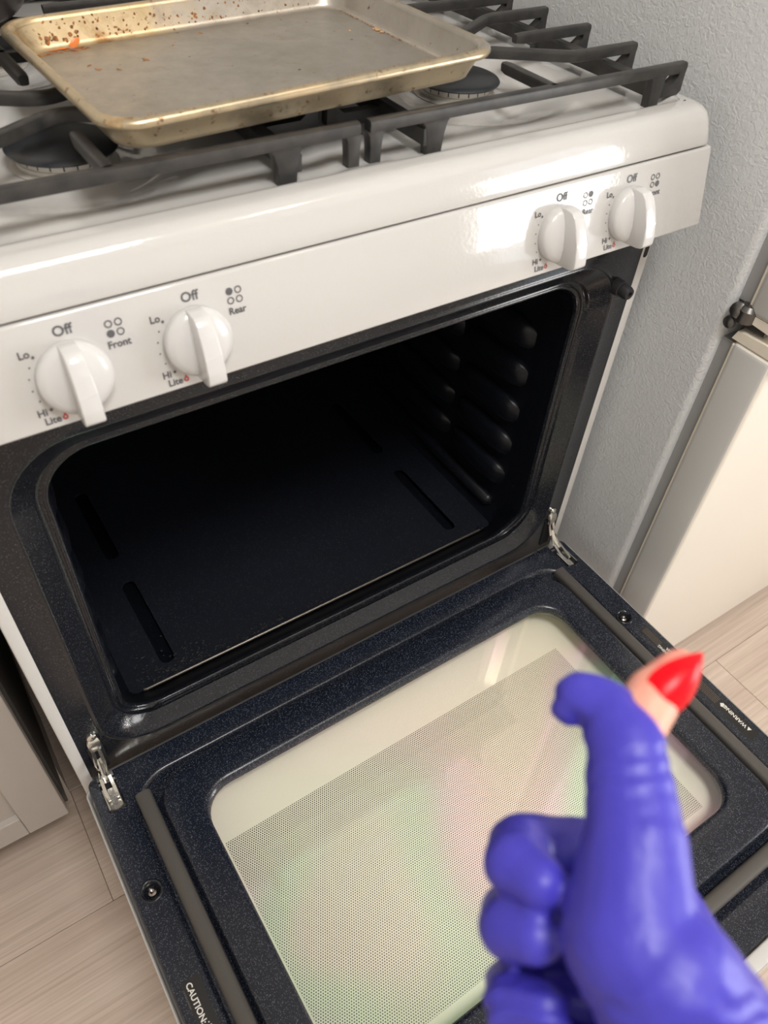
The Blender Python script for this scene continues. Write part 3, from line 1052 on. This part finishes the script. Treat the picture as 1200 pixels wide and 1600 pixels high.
def tiny_lines(bm, ox, oy, n_, ln):
    for q in range(n_):
        f_ = right_fn(ox - 0.0026 * q, oy)
        x_ = 0.0
        while x_ < ln:
            w_ = min(random.uniform(0.0016, 0.0042), ln - x_)
            add_poly(bm, [f_(x_, -0.00042), f_(x_ + w_, -0.00042), f_(x_ + w_, 0.00042), f_(x_, 0.00042)])
            x_ += w_ + 0.0006


def caution_white(bm):
    add_text(bm, 'CAUTION:', 0.0084, left_fn(-0.3562, -0.2640), 0.00018, 'LEFT')
    add_text(bm, '\u2022 BEFORE CLEANING,', 0.0048, left_fn(-0.3525, -0.3040), 0.00005, 'LEFT')
    add_text(bm, 'GRID, RACK AND', 0.0048, left_fn(-0.3568, -0.3090), 0.00005, 'LEFT')
    add_text(bm, '\u2022 COMPLETE', 0.0048, left_fn(-0.3612, -0.3040), 0.00005, 'LEFT')


def warning_white(bm):
    fn = right_fn(0.3580, -0.3865)
    add_text(bm, 'WARNING', 0.0075, lambda x, y: fn(x + 0.0065, y), 0.00018, 'LEFT')
    add_poly(bm, [fn(0, -0.0028), fn(0.0056, -0.0028), fn(0.0028, 0.0028)])
    fn3 = right_fn(0.3572, -0.3450)
    add_poly(bm, [fn3(-0.002, -0.0020), fn3(0.004, -0.0030), fn3(0.0065, 0.0005), fn3(0.0030, 0.0040), fn3(-0.0010, 0.0016)])
    add_poly(bm, [fn3(-0.0075, -0.0044), fn3(-0.001, -0.0010), fn3(-0.002, 0.0000)])


def second_white(bm):
    fn2 = right_fn(0.3580, -0.2850)
    add_text(bm, 'ADVERTENCIA', 0.0060, lambda x, y: fn2(x + 0.004, y - 0.0025), 0.00016, 'LEFT')
    add_text(bm, 'WARNING', 0.0060, lambda x, y: fn2(x + 0.024, y + 0.0035), 0.00016, 'LEFT')


notice((-0.3630, -0.3440, -0.2605, -0.4200), caution_white, lambda bm: add_text(bm, 'TIP-OVER HAZARD', 0.0022, left_fn(-0.3625, -0.2680), 0.0, 'LEFT'))
notice((0.3480, 0.3640, -0.395, -0.2980), warning_white, lambda bm: tiny_lines(bm, 0.3615, -0.3350, 5, 0.0370))
notice((0.3500, 0.3640, -0.288, -0.1990), second_white, lambda bm: tiny_lines(bm, 0.3615, -0.2320, 4, 0.0300))

# ------------------------------------------------------------------ burners
BZ = 0.9125
for bx, by, lab in ((-0.195, 0.153, 'front left gas burner with round black cap, on the white cooktop'), (0.195, 0.153, 'front right gas burner with round black cap, by the pan corner'),
                    (-0.195, 0.407, 'rear left gas burner half hidden behind the baking sheet'), (0.195, 0.407, 'rear right gas burner behind the baking sheet')):
    bt = thing('gas_burner', lab, 'burner', (bx, by, BZ), 'gas burners in the cooktop wells')
    lathe('burner_base', [(0.0, 0), (0.041, 0), (0.042, 0.0012), (0.0365, 0.0030), (0.0360, 0.0058), (0.0345, 0.0062), (0.0, 0.0062)], (bx, by, BZ - 0.0002), (0, 0, 1), alu_base, bt, 48)
    bm = bmesh.new()
    nn = 96
    lo_, hi_ = [], []
    for k in range(nn):
        t = 2 * pi * k / nn
        r_ = 0.0352
        lo_.append(Vector((bx + r_ * cos(t), by + r_ * sin(t), BZ + 0.005)))
        hi_.append(Vector((bx + r_ * cos(t), by + r_ * sin(t), BZ + 0.0122)))
    add_loft(bm, [lo_, hi_], True, True)
    obj_bm('flame_ring', bm, alu_base, bt, False)
    bm = bmesh.new()
    for k in range(22):
        t = 2 * pi * (k + .5) / 22
        q = Vector((cos(t), sin(t), 0))
        p_ = Vector((-q.y, q.x, 0))
        c_ = Vector((bx, by, 0))
        w_ = 0.00055
        add_poly(bm, [c_ + q * 0.0353 + p_ * w_ + Vector((0, 0, BZ + .0068)), c_ + q * 0.0353 - p_ * w_ + Vector((0, 0, BZ + .0068)), c_ + q * 0.0353 - p_ * w_ + Vector((0, 0, BZ + .0122)), c_ + q * 0.0353 + p_ * w_ + Vector((0, 0, BZ + .0122))])
    fs_ = obj_bm('flame_slots', bm, flat_black, bt, False)
    lathe('burner_cap', [(0.0, 0.0), (0.0395, 0.0), (0.0428, 0.0008), (0.0432, 0.0020), (0.0418, 0.0034), (0.0370, 0.0046), (0.0250, 0.0054), (0.0, 0.0056)], (bx, by, BZ + 0.0120), (0, 0, 1), cap_mat, bt, 56)

# ------------------------------------------------------------------ cast-iron grates
ZG = 0.9585
BAR = [(-0.0044, -0.0088), (-0.0050, -0.0030), (-0.0042, -0.0008), (-0.0028, 0.0), (0.0028, 0.0), (0.0042, -0.0008), (0.0050, -0.0030), (0.0044, -0.0088), (0.0025, -0.0098), (-0.0025, -0.0098)]


def arc_corner(a, c, b, r, n=6):
    """points rounding corner c between a and b"""
    a, c, b = Vector(a), Vector(c), Vector(b)
    p, q = c + (a - c).normalized() * r, c + (b - c).normalized() * r
    return [p * (1 - t) ** 2 + c * 2 * t * (1 - t) + q * t * t for t in [k / n for k in range(n + 1)]]


def make_grate(sg):
    lab = 'cast-iron cooktop grate on the ' + ('right' if sg > 0 else 'left') + ' half, ' + ('nearest the refrigerator' if sg > 0 else 'under most of the baking sheet')
    g = thing('burner_grate', lab, 'grate', (sg * 0.185, 0.28, 0.919), 'cast-iron burner grates')

    def P(x, y, z=ZG):
        return Vector((sg * x, y, z))
    XL, XR = 0.0045, 0.3655
    RL, RR = 0.062, 0.330

    def bar(name, pts, sc=None):
        bm = bmesh.new()
        add_sweep(bm, pts, BAR, scale=sc)
        return obj_bm(name, bm, iron, g, True, 40)
    stations = (0.0205, 0.086, 0.153, 0.2205, 0.280, 0.3395, 0.407, 0.474, 0.5395)
    # full-width bars
    for y in (stations[0], stations[4], stations[8]):
        bar('cross_bar', [P(XL, y), P(0.12, y), P(0.25, y), P(XR, y)])
    # zigzag bars round the burners
    for ya, yb, yy in ((0.086, 0.1395, 0), (0.2205, 0.1690, 1), (0.3395, 0.3915, 2), (0.474, 0.4210, 3)):
        a0, a1, a2, a3, a4 = P(XL, ya), P(0.108, ya), P(0.195, yb), P(0.282, ya), P(XR, ya)
        pts = [a0] + arc_corner(a0, a1, a2, 0.012) + arc_corner(a1, a2, a3, 0.022) + arc_corner(a2, a3, a4, 0.012) + [a4]
        bar('zigzag_bar', pts)
    # straight fingers from both sides
    for y in (0.153, 0.407):
        bar('finger', [P(XR, y), P(0.30, y), P(0.275, y), P(0.2635, y, ZG - 0.0006)], [1, 1, 1, 0.8])
        bar('finger', [P(XL, y), P(0.09, y), P(0.115, y), P(0.1265, y, ZG - 0.0006)], [1, 1, 1, 0.8])
    for y, t in ((0.0205, 0.0900), (0.280, 0.2160), (0.280, 0.3440), (0.5395, 0.470)):
        bar('finger', [P(0.198, y), P(0.198, y + (t - y) * .5), P(0.198, y + (t - y) * .9), P(0.198, t, ZG - 0.0006)], [1, 1, 1, 0.8])
    # lower side rails with drop tabs joining every station
    for xr, xe in ((RL, XL), (RR, XR)):
        d = 1 if xe > xr else -1
        bm = bmesh.new()
        add_sweep(bm, [P(xr, 0.016, 0.946), P(xr, 0.28, 0.946), P(xr, 0.544, 0.946)], [(-0.0055, -0.0145), (-0.0060, -0.002), (-0.004, 0.0), (0.004, 0.0), (0.0060, -0.002), (0.0055, -0.0145)])
        obj_bm('side_rail', bm, iron, g, True, 40)
        for y in stations:
            if xe == XL and y in (stations[0], stations[8]):
                continue                        # the two grates meet on plain end legs here
            bm = bmesh.new()
            w = 0.0047
            poly = [(xe, ZG - 0.001), (xe + d * 0.0008, 0.9335), (xe - d * 0.003, 0.9300), (xr, 0.9300), (xr, 0.9420), (xe - d * 0.016, 0.9405), (xe - d * 0.0085, 0.9460), (xe - d * 0.0085, ZG - 0.001)]
            add_prism(bm, poly, lambda x, z, yy: Vector((sg * x, yy, z)), y - w, y + w, 0.0009)
            obj_bm('drop_tab', bm, iron, g, True, 40)
    # legs
    for x, y, wt_, wb in ((0.0100, 0.0205, 0.0065, 0.0052), (0.0680, 0.0205, 0.0115, 0.0075), (0.330, 0.0205, 0.009, 0.007), (0.330, 0.187, 0.008, 0.006), (0.062, 0.187, 0.008, 0.006), (0.330, 0.372, 0.008, 0.006), (0.062, 0.372, 0.008, 0.006), (0.068, 0.5395, 0.011, 0.0075), (0.330, 0.5395, 0.009, 0.007), (0.0100, 0.5395, 0.0065, 0.0052)):
        zb = cth(x, y + 0.002) - 0.0002
        z1_ = 0.9500 if y in (0.0205, 0.5395) else 0.936
        bm = bmesh.new()
        rr = []
        for z, w, dd in ((zb, wb, 0.0048), (zb + (z1_ - zb) * .55, (wt_ + wb * 2) / 3, 0.0052), (z1_ - .003, wt_, 0.0050), (z1_, wt_ * 1.25, 0.0046)):
            rr.append([Vector((sg * x + a_, y + b_, z)) for a_, b_ in rrect(-w, w, -dd, dd, 0.0015, 2)])
        add_loft(bm, rr, True, True)
        obj_bm('leg', bm, iron, g, True, 40)
    return g


make_grate(1)
make_grate(-1)

# ------------------------------------------------------------------ baking sheet (slightly warped, right end a little higher)
ROT = Matrix.Translation((-0.0300, 0.1500, ZG + 0.0044)) @ Matrix.Rotation(radians(1.3), 4, 'Z') @ Matrix.Rotation(radians(-1.55), 4, 'Y')
sp_ = thing('baking_sheet', 'stained aluminium rimmed baking sheet lying across the cooktop grates', 'baking sheet', tuple(ROT.translation))


def pring(hx, hy, z, r):
    return [ROT @ Vector((px, py, z)) for px, py in rrect(-hx, hx, -hy, hy, r, 8)]


PX, PY, PH = 0.1680, 0.1270, 0.0245
outer = [pring(PX - 0.0165, PY - 0.0165, 0.0, 0.022), pring(PX - 0.0140, PY - 0.0140, 0.0012, 0.0235), pring(PX - 0.0125, PY - 0.0125, 0.0045, 0.0245), pring(PX - 0.0058, PY - 0.0058, PH - 0.0060, 0.0275)]
bead = []
for k in range(9):
    t = radians(-120 + 300 * k / 8)
    bead.append(pring(PX - 0.0042 + 0.0042 * cos(t), PY - 0.0042 + 0.0042 * cos(t), PH - 0.0036 + 0.0040 * sin(t), 0.0285))
inner = [pring(PX - 0.0080, PY - 0.0080, PH - 0.0030, 0.0265), pring(PX - 0.0140, PY - 0.0140, 0.0058, 0.0235), pring(PX - 0.0155, PY - 0.0155, 0.0030, 0.0225), pring(PX - 0.0185, PY - 0.0185, 0.0018, 0.020)]
rings = outer + bead + inner
bm = bmesh.new()
add_loft(bm, rings, True, True)
pan = obj_bm('sheet_body', bm, [pan_gold, pan_m, pan_wall], sp_, True, 60)
for p in pan.data.polygons:
    if len(p.vertices) > 4:
        p.material_index = 1
# right inner wall is bare grey metal
inv = ROT.inverted()
for p in pan.data.polygons:
    c = inv @ p.center
    nrm = inv.to_3x3() @ p.normal
    if len(p.vertices) == 4 and abs(c.x) < PX - 0.0062 and abs(c.y) < PY - 0.0062 and nrm.z > 0.05:
        p.material_index = 2
    if nrm.x < -0.5 and c.x > 0.1 and c.z > 0.002:
        p.material_index = 1


def splat(bm, x, y, z, rx, ry, ang, n=9, h=0.0006, nrm=None):
    ca, sa = cos(ang), sin(ang)
    vs = []
    for q in range(n):
        t = 2 * pi * q / n
        k = random.uniform(0.6, 1.25)
        u, v = rx * cos(t) * k, ry * sin(t) * k
        if nrm is None:
            vs.append(bm.verts.new(ROT @ Vector((x + u * ca - v * sa, y + u * sa + v * ca, z))))
        else:
            vs.append(bm.verts.new(ROT @ (Vector((x, y, z)) + nrm[0] * (u * ca - v * sa) + nrm[1] * (u * sa + v * ca))))
    tp = bm.verts.new(ROT @ (Vector((x, y, z + h)) if nrm is None else Vector((x, y, z)) + nrm[2] * h))
    for q in range(n):
        bm.faces.new((vs[q], vs[(q + 1) % n], tp))


ZF = 0.00195
bm = bmesh.new()
for k in range(16):                                 # far-left corner crust
    splat(bm, -PX + 0.022 + random.uniform(0, 0.045), PY - 0.0215 + random.uniform(-0.006, 0.001), ZF, random.uniform(.002, .006), random.uniform(.001, .0022), random.uniform(-.2, .2))
for x, y, r in ((-0.112, 0.048, .004), (-0.098, 0.040, .0035), (-0.07, 0.052, .0045), (-0.115, 0.060, .003), (-0.04, -0.075, .0025), (0.03, -0.03, .002), (0.0, 0.095, .003), (-0.035, 0.075, .002), (0.05, 0.10, .002)):
    splat(bm, x, y, ZF, r, r * .5, random.uniform(0, 3))
wn = (Vector((1, 0, 0)), Vector((0, 0.30, 0.954)), Vector((0, -0.954, 0.30)))
for k in range(170):                                # spatter on the far wall
    t = random.random()
    z = 0.006 + 0.015 * random.random() ** 1.4
    x = -PX + 0.022 + 0.30 * random.random() ** 2.0
    y = PY - 0.0140 + (z - 0.0058) * 0.006 / 0.0157 - 0.0003
    r = random.uniform(0.0004, 0.0016) * (1.6 if x < -0.1 and z < 0.013 else 1)
    splat(bm, x, y, z, r, r * .8, random.uniform(0, 3), 7, 0.0003, wn)
wr = (Vector((0, 1, 0)), Vector((0.30, 0, 0.954)), Vector((-0.954, 0, 0.30)))
for k in range(26):
    y = random.uniform(-0.02, 0.10)
    splat(bm, PX - 0.0195, y, ZF + 0.0003, random.uniform(.0006, .002), random.uniform(.0004, .0012), random.uniform(0, 3), 7)
for k in range(70):                                 # specks along the near rim
    x = random.uniform(-PX + 0.02, PX - 0.02)
    splat(bm, x, -PY + random.uniform(0.0020, 0.0075), PH + 0.0004 - (0.0), random.uniform(.0004, .0012), random.uniform(.0003, .0007), random.uniform(-.4, .4), 6, 0.0002)
rs = obj_bm('burnt_residue', bm, residue, sp_, True, 80)
rs['kind'] = 'stuff'
bm = bmesh.new()
splat(bm, -PX + 0.058, PY - 0.0168, 0.0045, 0.006, 0.0035, 0.6, 10, 0.0012, wn)
splat(bm, -PX + 0.046, PY - 0.0185, ZF + .0004, 0.009, 0.0018, 0.05, 10, 0.0008)
obj_bm('food_scrap', bm, orange_bit, sp_, True, 80)
bm = bmesh.new()
for k in range(12):
    splat(bm, PX - 0.0215 + random.gauss(0, .0012), 0.028 + random.gauss(0, .007), ZF + 0.0004, random.uniform(.0010, .0024), random.uniform(.0009, .0016), random.uniform(0, 3), 7, 0.0014)
splat(bm, PX - 0.045, 0.037, ZF, 0.0018, 0.0013, 0.3, 7, 0.0014)
cb = obj_bm('crumbs', bm, crumb_m, sp_, True, 80)
cb['kind'] = 'stuff'

# ------------------------------------------------------------------ dark pan on the rear-left burner
pt = thing('frying_pan', 'dark brown-grey cooking pan on the rear left grate', 'pan', (-0.250, 0.425, ZG + 0.0005))
PO = (-0.250, 0.425, ZG + 0.0005)
lathe('pan_body', [(0.0, 0.0), (0.098, 0.0), (0.106, 0.003), (0.110, 0.007), (0.1105, 0.010), (0.1125, 0.013), (0.1145, 0.055), (0.1170, 0.060), (0.1155, 0.0615), (0.1125, 0.058), (0.1095, 0.013), (0.104, 0.006), (0.0, 0.005)], PO, (0, 0, 1), pot_m, pt, 64, 40)
bm = bmesh.new()
add_sweep(bm, [(-0.362, 0.440, ZG + 0.048), (-0.40, 0.446, ZG + 0.054), (-0.47, 0.456, ZG + 0.062), (-0.53, 0.464, ZG + 0.064)], [(x * 1.5, y) for x, y in circ(0.008, 10)])
obj_bm('handle', bm, rubber, pt, True, 60)

# ------------------------------------------------------------------ ceiling light with four bulbs
cl = thing('ceiling_light', 'four-bulb brushed nickel ceiling light above the kitchen floor', 'light', (0.55, -0.75, ZC))
lathe('light_plate', [(0.0, 0), (0.14, 0), (0.15, 0.01), (0.13, 0.03), (0.0, 0.034)], (0.55, -0.75, ZC), (0, 0, -1), brass, cl, 32)
for k in range(4):
    t = radians(45 + 90 * k)
    c = Vector((0.55 + 0.085 * cos(t), -0.75 + 0.085 * sin(t), ZC - 0.105))
    lathe('bulb', [(0.0, -0.032)] + [(0.034 * sin(pi * q / 10), -0.034 * cos(pi * q / 10)) for q in range(1, 10)] + [(0.0, 0.034)], c, (0, 0, 1), bulb_m, cl, 18, 80)
    lathe('lamp_holder', [(0.0, 0), (0.018, 0), (0.018, 0.045), (0.0, 0.045)], c + Vector((0, 0, 0.030)), (0, 0, 1), brass, cl, 16)
cpn = thing('ceiling_panel', 'flat white rectangular light panel on the ceiling above the kitchen floor', 'light', (-0.12, -0.95, 2.40))
box('panel_frame', (-0.39, -1.22, 2.402), (0.15, -0.68, ZC), white_pebble, cpn, 0.003)

# ------------------------------------------------------------------ the hand in its glove
H = dict(
 wrist=(-0.2165, -0.5393, 0.8951), forearm=(-0.1809, -0.6258, 0.8004), cmc=(-0.2302, -0.5072, 0.9299), mcp_t=(-0.2153, -0.4772, 0.9421),
 ip=(-0.1986, -0.4540, 0.9501), ip2=(-0.1929, -0.4473, 0.9530), skin0=(-0.1912, -0.4511, 0.9496), skin1=(-0.1775, -0.4461, 0.9516), tip=(-0.1619, -0.4430, 0.9518),
 nail0=(-0.1807, -0.4502, 0.9584), nail1=(-0.1714, -0.4486, 0.9622), nail2=(-0.1584, -0.4468, 0.9628),
 lobe0=(-0.1946, -0.4429, 0.9512), lobe1=(-0.1982, -0.4326, 0.9501), lobe2=(-0.2034, -0.4334, 0.9466),
 i_mcp=(-0.1921, -0.4733, 0.8905), i_pip=(-0.2303, -0.4513, 0.9035), i_dip=(-0.2417, -0.4583, 0.9193), i_tip=(-0.2411, -0.4672, 0.9254),
 m_mcp=(-0.1969, -0.4885, 0.8760), m_pip=(-0.2416, -0.4654, 0.8862), m_dip=(-0.2513, -0.4705, 0.9073), m_tip=(-0.2490, -0.4773, 0.9158),
 r_mcp=(-0.2032, -0.5044, 0.8630), r_pip=(-0.2516, -0.4826, 0.8728), r_dip=(-0.2603, -0.4870, 0.8922), r_tip=(-0.2556, -0.4936, 0.9008),
 p_mcp=(-0.2094, -0.5178, 0.8560), p_pip=(-0.2545, -0.4997, 0.8663), p_dip=(-0.2612, -0.5025, 0.8825), p_tip=(-0.2568, -0.5074, 0.8895),
 gl_end=(-0.1976, -0.4502, 0.9501), thenar=(-0.2319, -0.4951, 0.9326), palm=(-0.2187, -0.5007, 0.8860), heel=(-0.2261, -0.5260, 0.9094))
H = {k: Vector(v) for k, v in H.items()}


def add_capsule(bm, a, b, ra, rb, n=18):
    a, b = Vector(a), Vector(b)
    ax = (b - a).normalized()
    prof = []
    for k in range(6):
        t = radians(-90 + 90 * k / 5)
        prof.append((max(ra * cos(t), 1e-4), ra * sin(t)))
    l = (b - a).length
    for k in range(6):
        t = radians(90 * k / 5)
        prof.append((max(rb * cos(t), 1e-4), l + rb * sin(t)))
    add_loft(bm, lathe_rings(prof, a, ax, n), True, True)


def body(name, segs, m, parent, vox, smooth_it, grow=0.0):
    bm = bmesh.new()
    for a, b, ra, rb in segs:
        add_capsule(bm, H[a] if isinstance(a, str) else a, H[b] if isinstance(b, str) else b, ra + grow, rb + grow)
    o = obj_bm(name, bm, m, None, True, None)
    md = o.modifiers.new('r', 'REMESH')
    md.mode = 'VOXEL'
    md.voxel_size = vox
    md = o.modifiers.new('s', 'SMOOTH')
    md.factor = 0.5
    md.iterations = smooth_it
    bake_mods(o)
    o.data.polygons.foreach_set('use_smooth', [True] * len(o.data.polygons))
    adopt(o, parent)
    return o


FING = []
for f, r0, r1, r2, r3 in (('i', .0112, .0108, .0100, .0086), ('m', .0115, .0112, .0102, .0088), ('r', .0110, .0108, .0098, .0084), ('p', .0100, .0095, .0086, .0076)):
    FING += [(f + '_mcp', f + '_pip', r0, r1), (f + '_pip', f + '_dip', r1, r2), (f + '_dip', f + '_tip', r2, r3), ('wrist', f + '_mcp', .020, .0135)]
PALM = [('wrist', 'cmc', .0235, .0225), ('cmc', 'thenar', .0215, .0200), ('thenar', 'mcp_t', .0200, .0158), ('mcp_t', 'ip', .0152, .0122), ('wrist', 'forearm', .0255, .029),
        ('palm', 'i_mcp', .016, .0135), ('palm', 'r_mcp', .016, .0135), ('palm', 'wrist', .016, .021), ('heel', 'thenar', .020, .0185)]
person = thing('person', 'right hand in torn blue-violet glove, red-nailed thumb up, before the open oven', 'person', tuple(H['wrist']))
hand = body('hand', PALM + FING + [('ip', 'skin0', .0100, .0104), ('skin0', 'skin1', .0106, .0106), ('skin1', 'tip', .0104, .0076)], skin_m, person, 0.0016, 5, -0.0010)
glove = body('glove', PALM + FING + [('ip', 'gl_end', .0121, .0116), ('gl_end', 'lobe0', .0108, .0094), ('lobe0', 'lobe1', .0094, .0082), ('lobe1', 'lobe2', .0078, .0056)], glove_m, person, 0.0013, 6, 0.0004)
# creases of the stretched glove: ripples across the thumb and cuff
axis_t = (H['ip'] - H['cmc']).normalized()
me = glove.data
from mathutils import noise as mnoise
_nr = [v.normal.copy() for v in me.vertices]
for vi, v in enumerate(me.vertices):
    s_ = (v.co - H['cmc']).dot(axis_t)
    n1 = mnoise.noise(v.co * 45)
    amp = 0.0
    if s_ > 0.035:
        amp = 0.0007 * sstep(0.035, 0.06, s_)
    elif s_ < 0.004:
        amp = 0.0022 * sstep(0.006, -0.015, s_)
    v.co += _nr[vi] * (amp * (0.35 * sin(s_ * 760 + n1 * 7) + 0.5 * mnoise.noise(Vector((n1 * 1.5, s_ * 170, v.co.x * 14)))) + 0.0007 * mnoise.noise(v.co * 70))
me.update()
# long red nail: curved almond plate on the back of the thumb
n0, n1_, n2 = H['nail0'], H['nail1'], H['nail2']
tdir = (n2 - n0).normalized()
nrm = ((n0 - H['skin1']) - tdir * (n0 - H['skin1']).dot(tdir)).normalized()
sid = tdir.cross(nrm).normalized()
Ltot = (n2 - n0).length + 0.003
bm = bmesh.new()
top, bot = [], []
NU, NV = 16, 10
for i in range(NU + 1):
    u = i / NU
    w = 0.0076 * (1 - (1 - min(1, (u + 0.004) / 0.26)) ** 2.4) ** 0.5 * (1 - max(0, (u - 0.30) / 0.70) ** 1.7 * 0.93)
    cen = n0 - tdir * 0.003 + tdir * (Ltot * u) + nrm * (0.0010 + 0.0030 * sin(pi * min(1, u * .9)) - 0.0030 * u * u)
    rt, rb_ = [], []
    for j in range(NV + 1):
        v = -1 + 2 * j / NV
        off = -0.0042 * v * v * (w / 0.0076)
        rt.append(cen + sid * (w * v) + nrm * off)
        rb_.append(cen + sid * (w * v * .96) + nrm * (off - 0.0008))
    top.append(rt)
    bot.append(rb_)
rings = [t_ + b_[::-1] for t_, b_ in zip(top, bot)]
add_loft(bm, rings, True, True)
nail = obj_bm('thumbnail', bm, nail_m, hand, True, 60)
nail['label'] = 'long pointed red thumbnail'
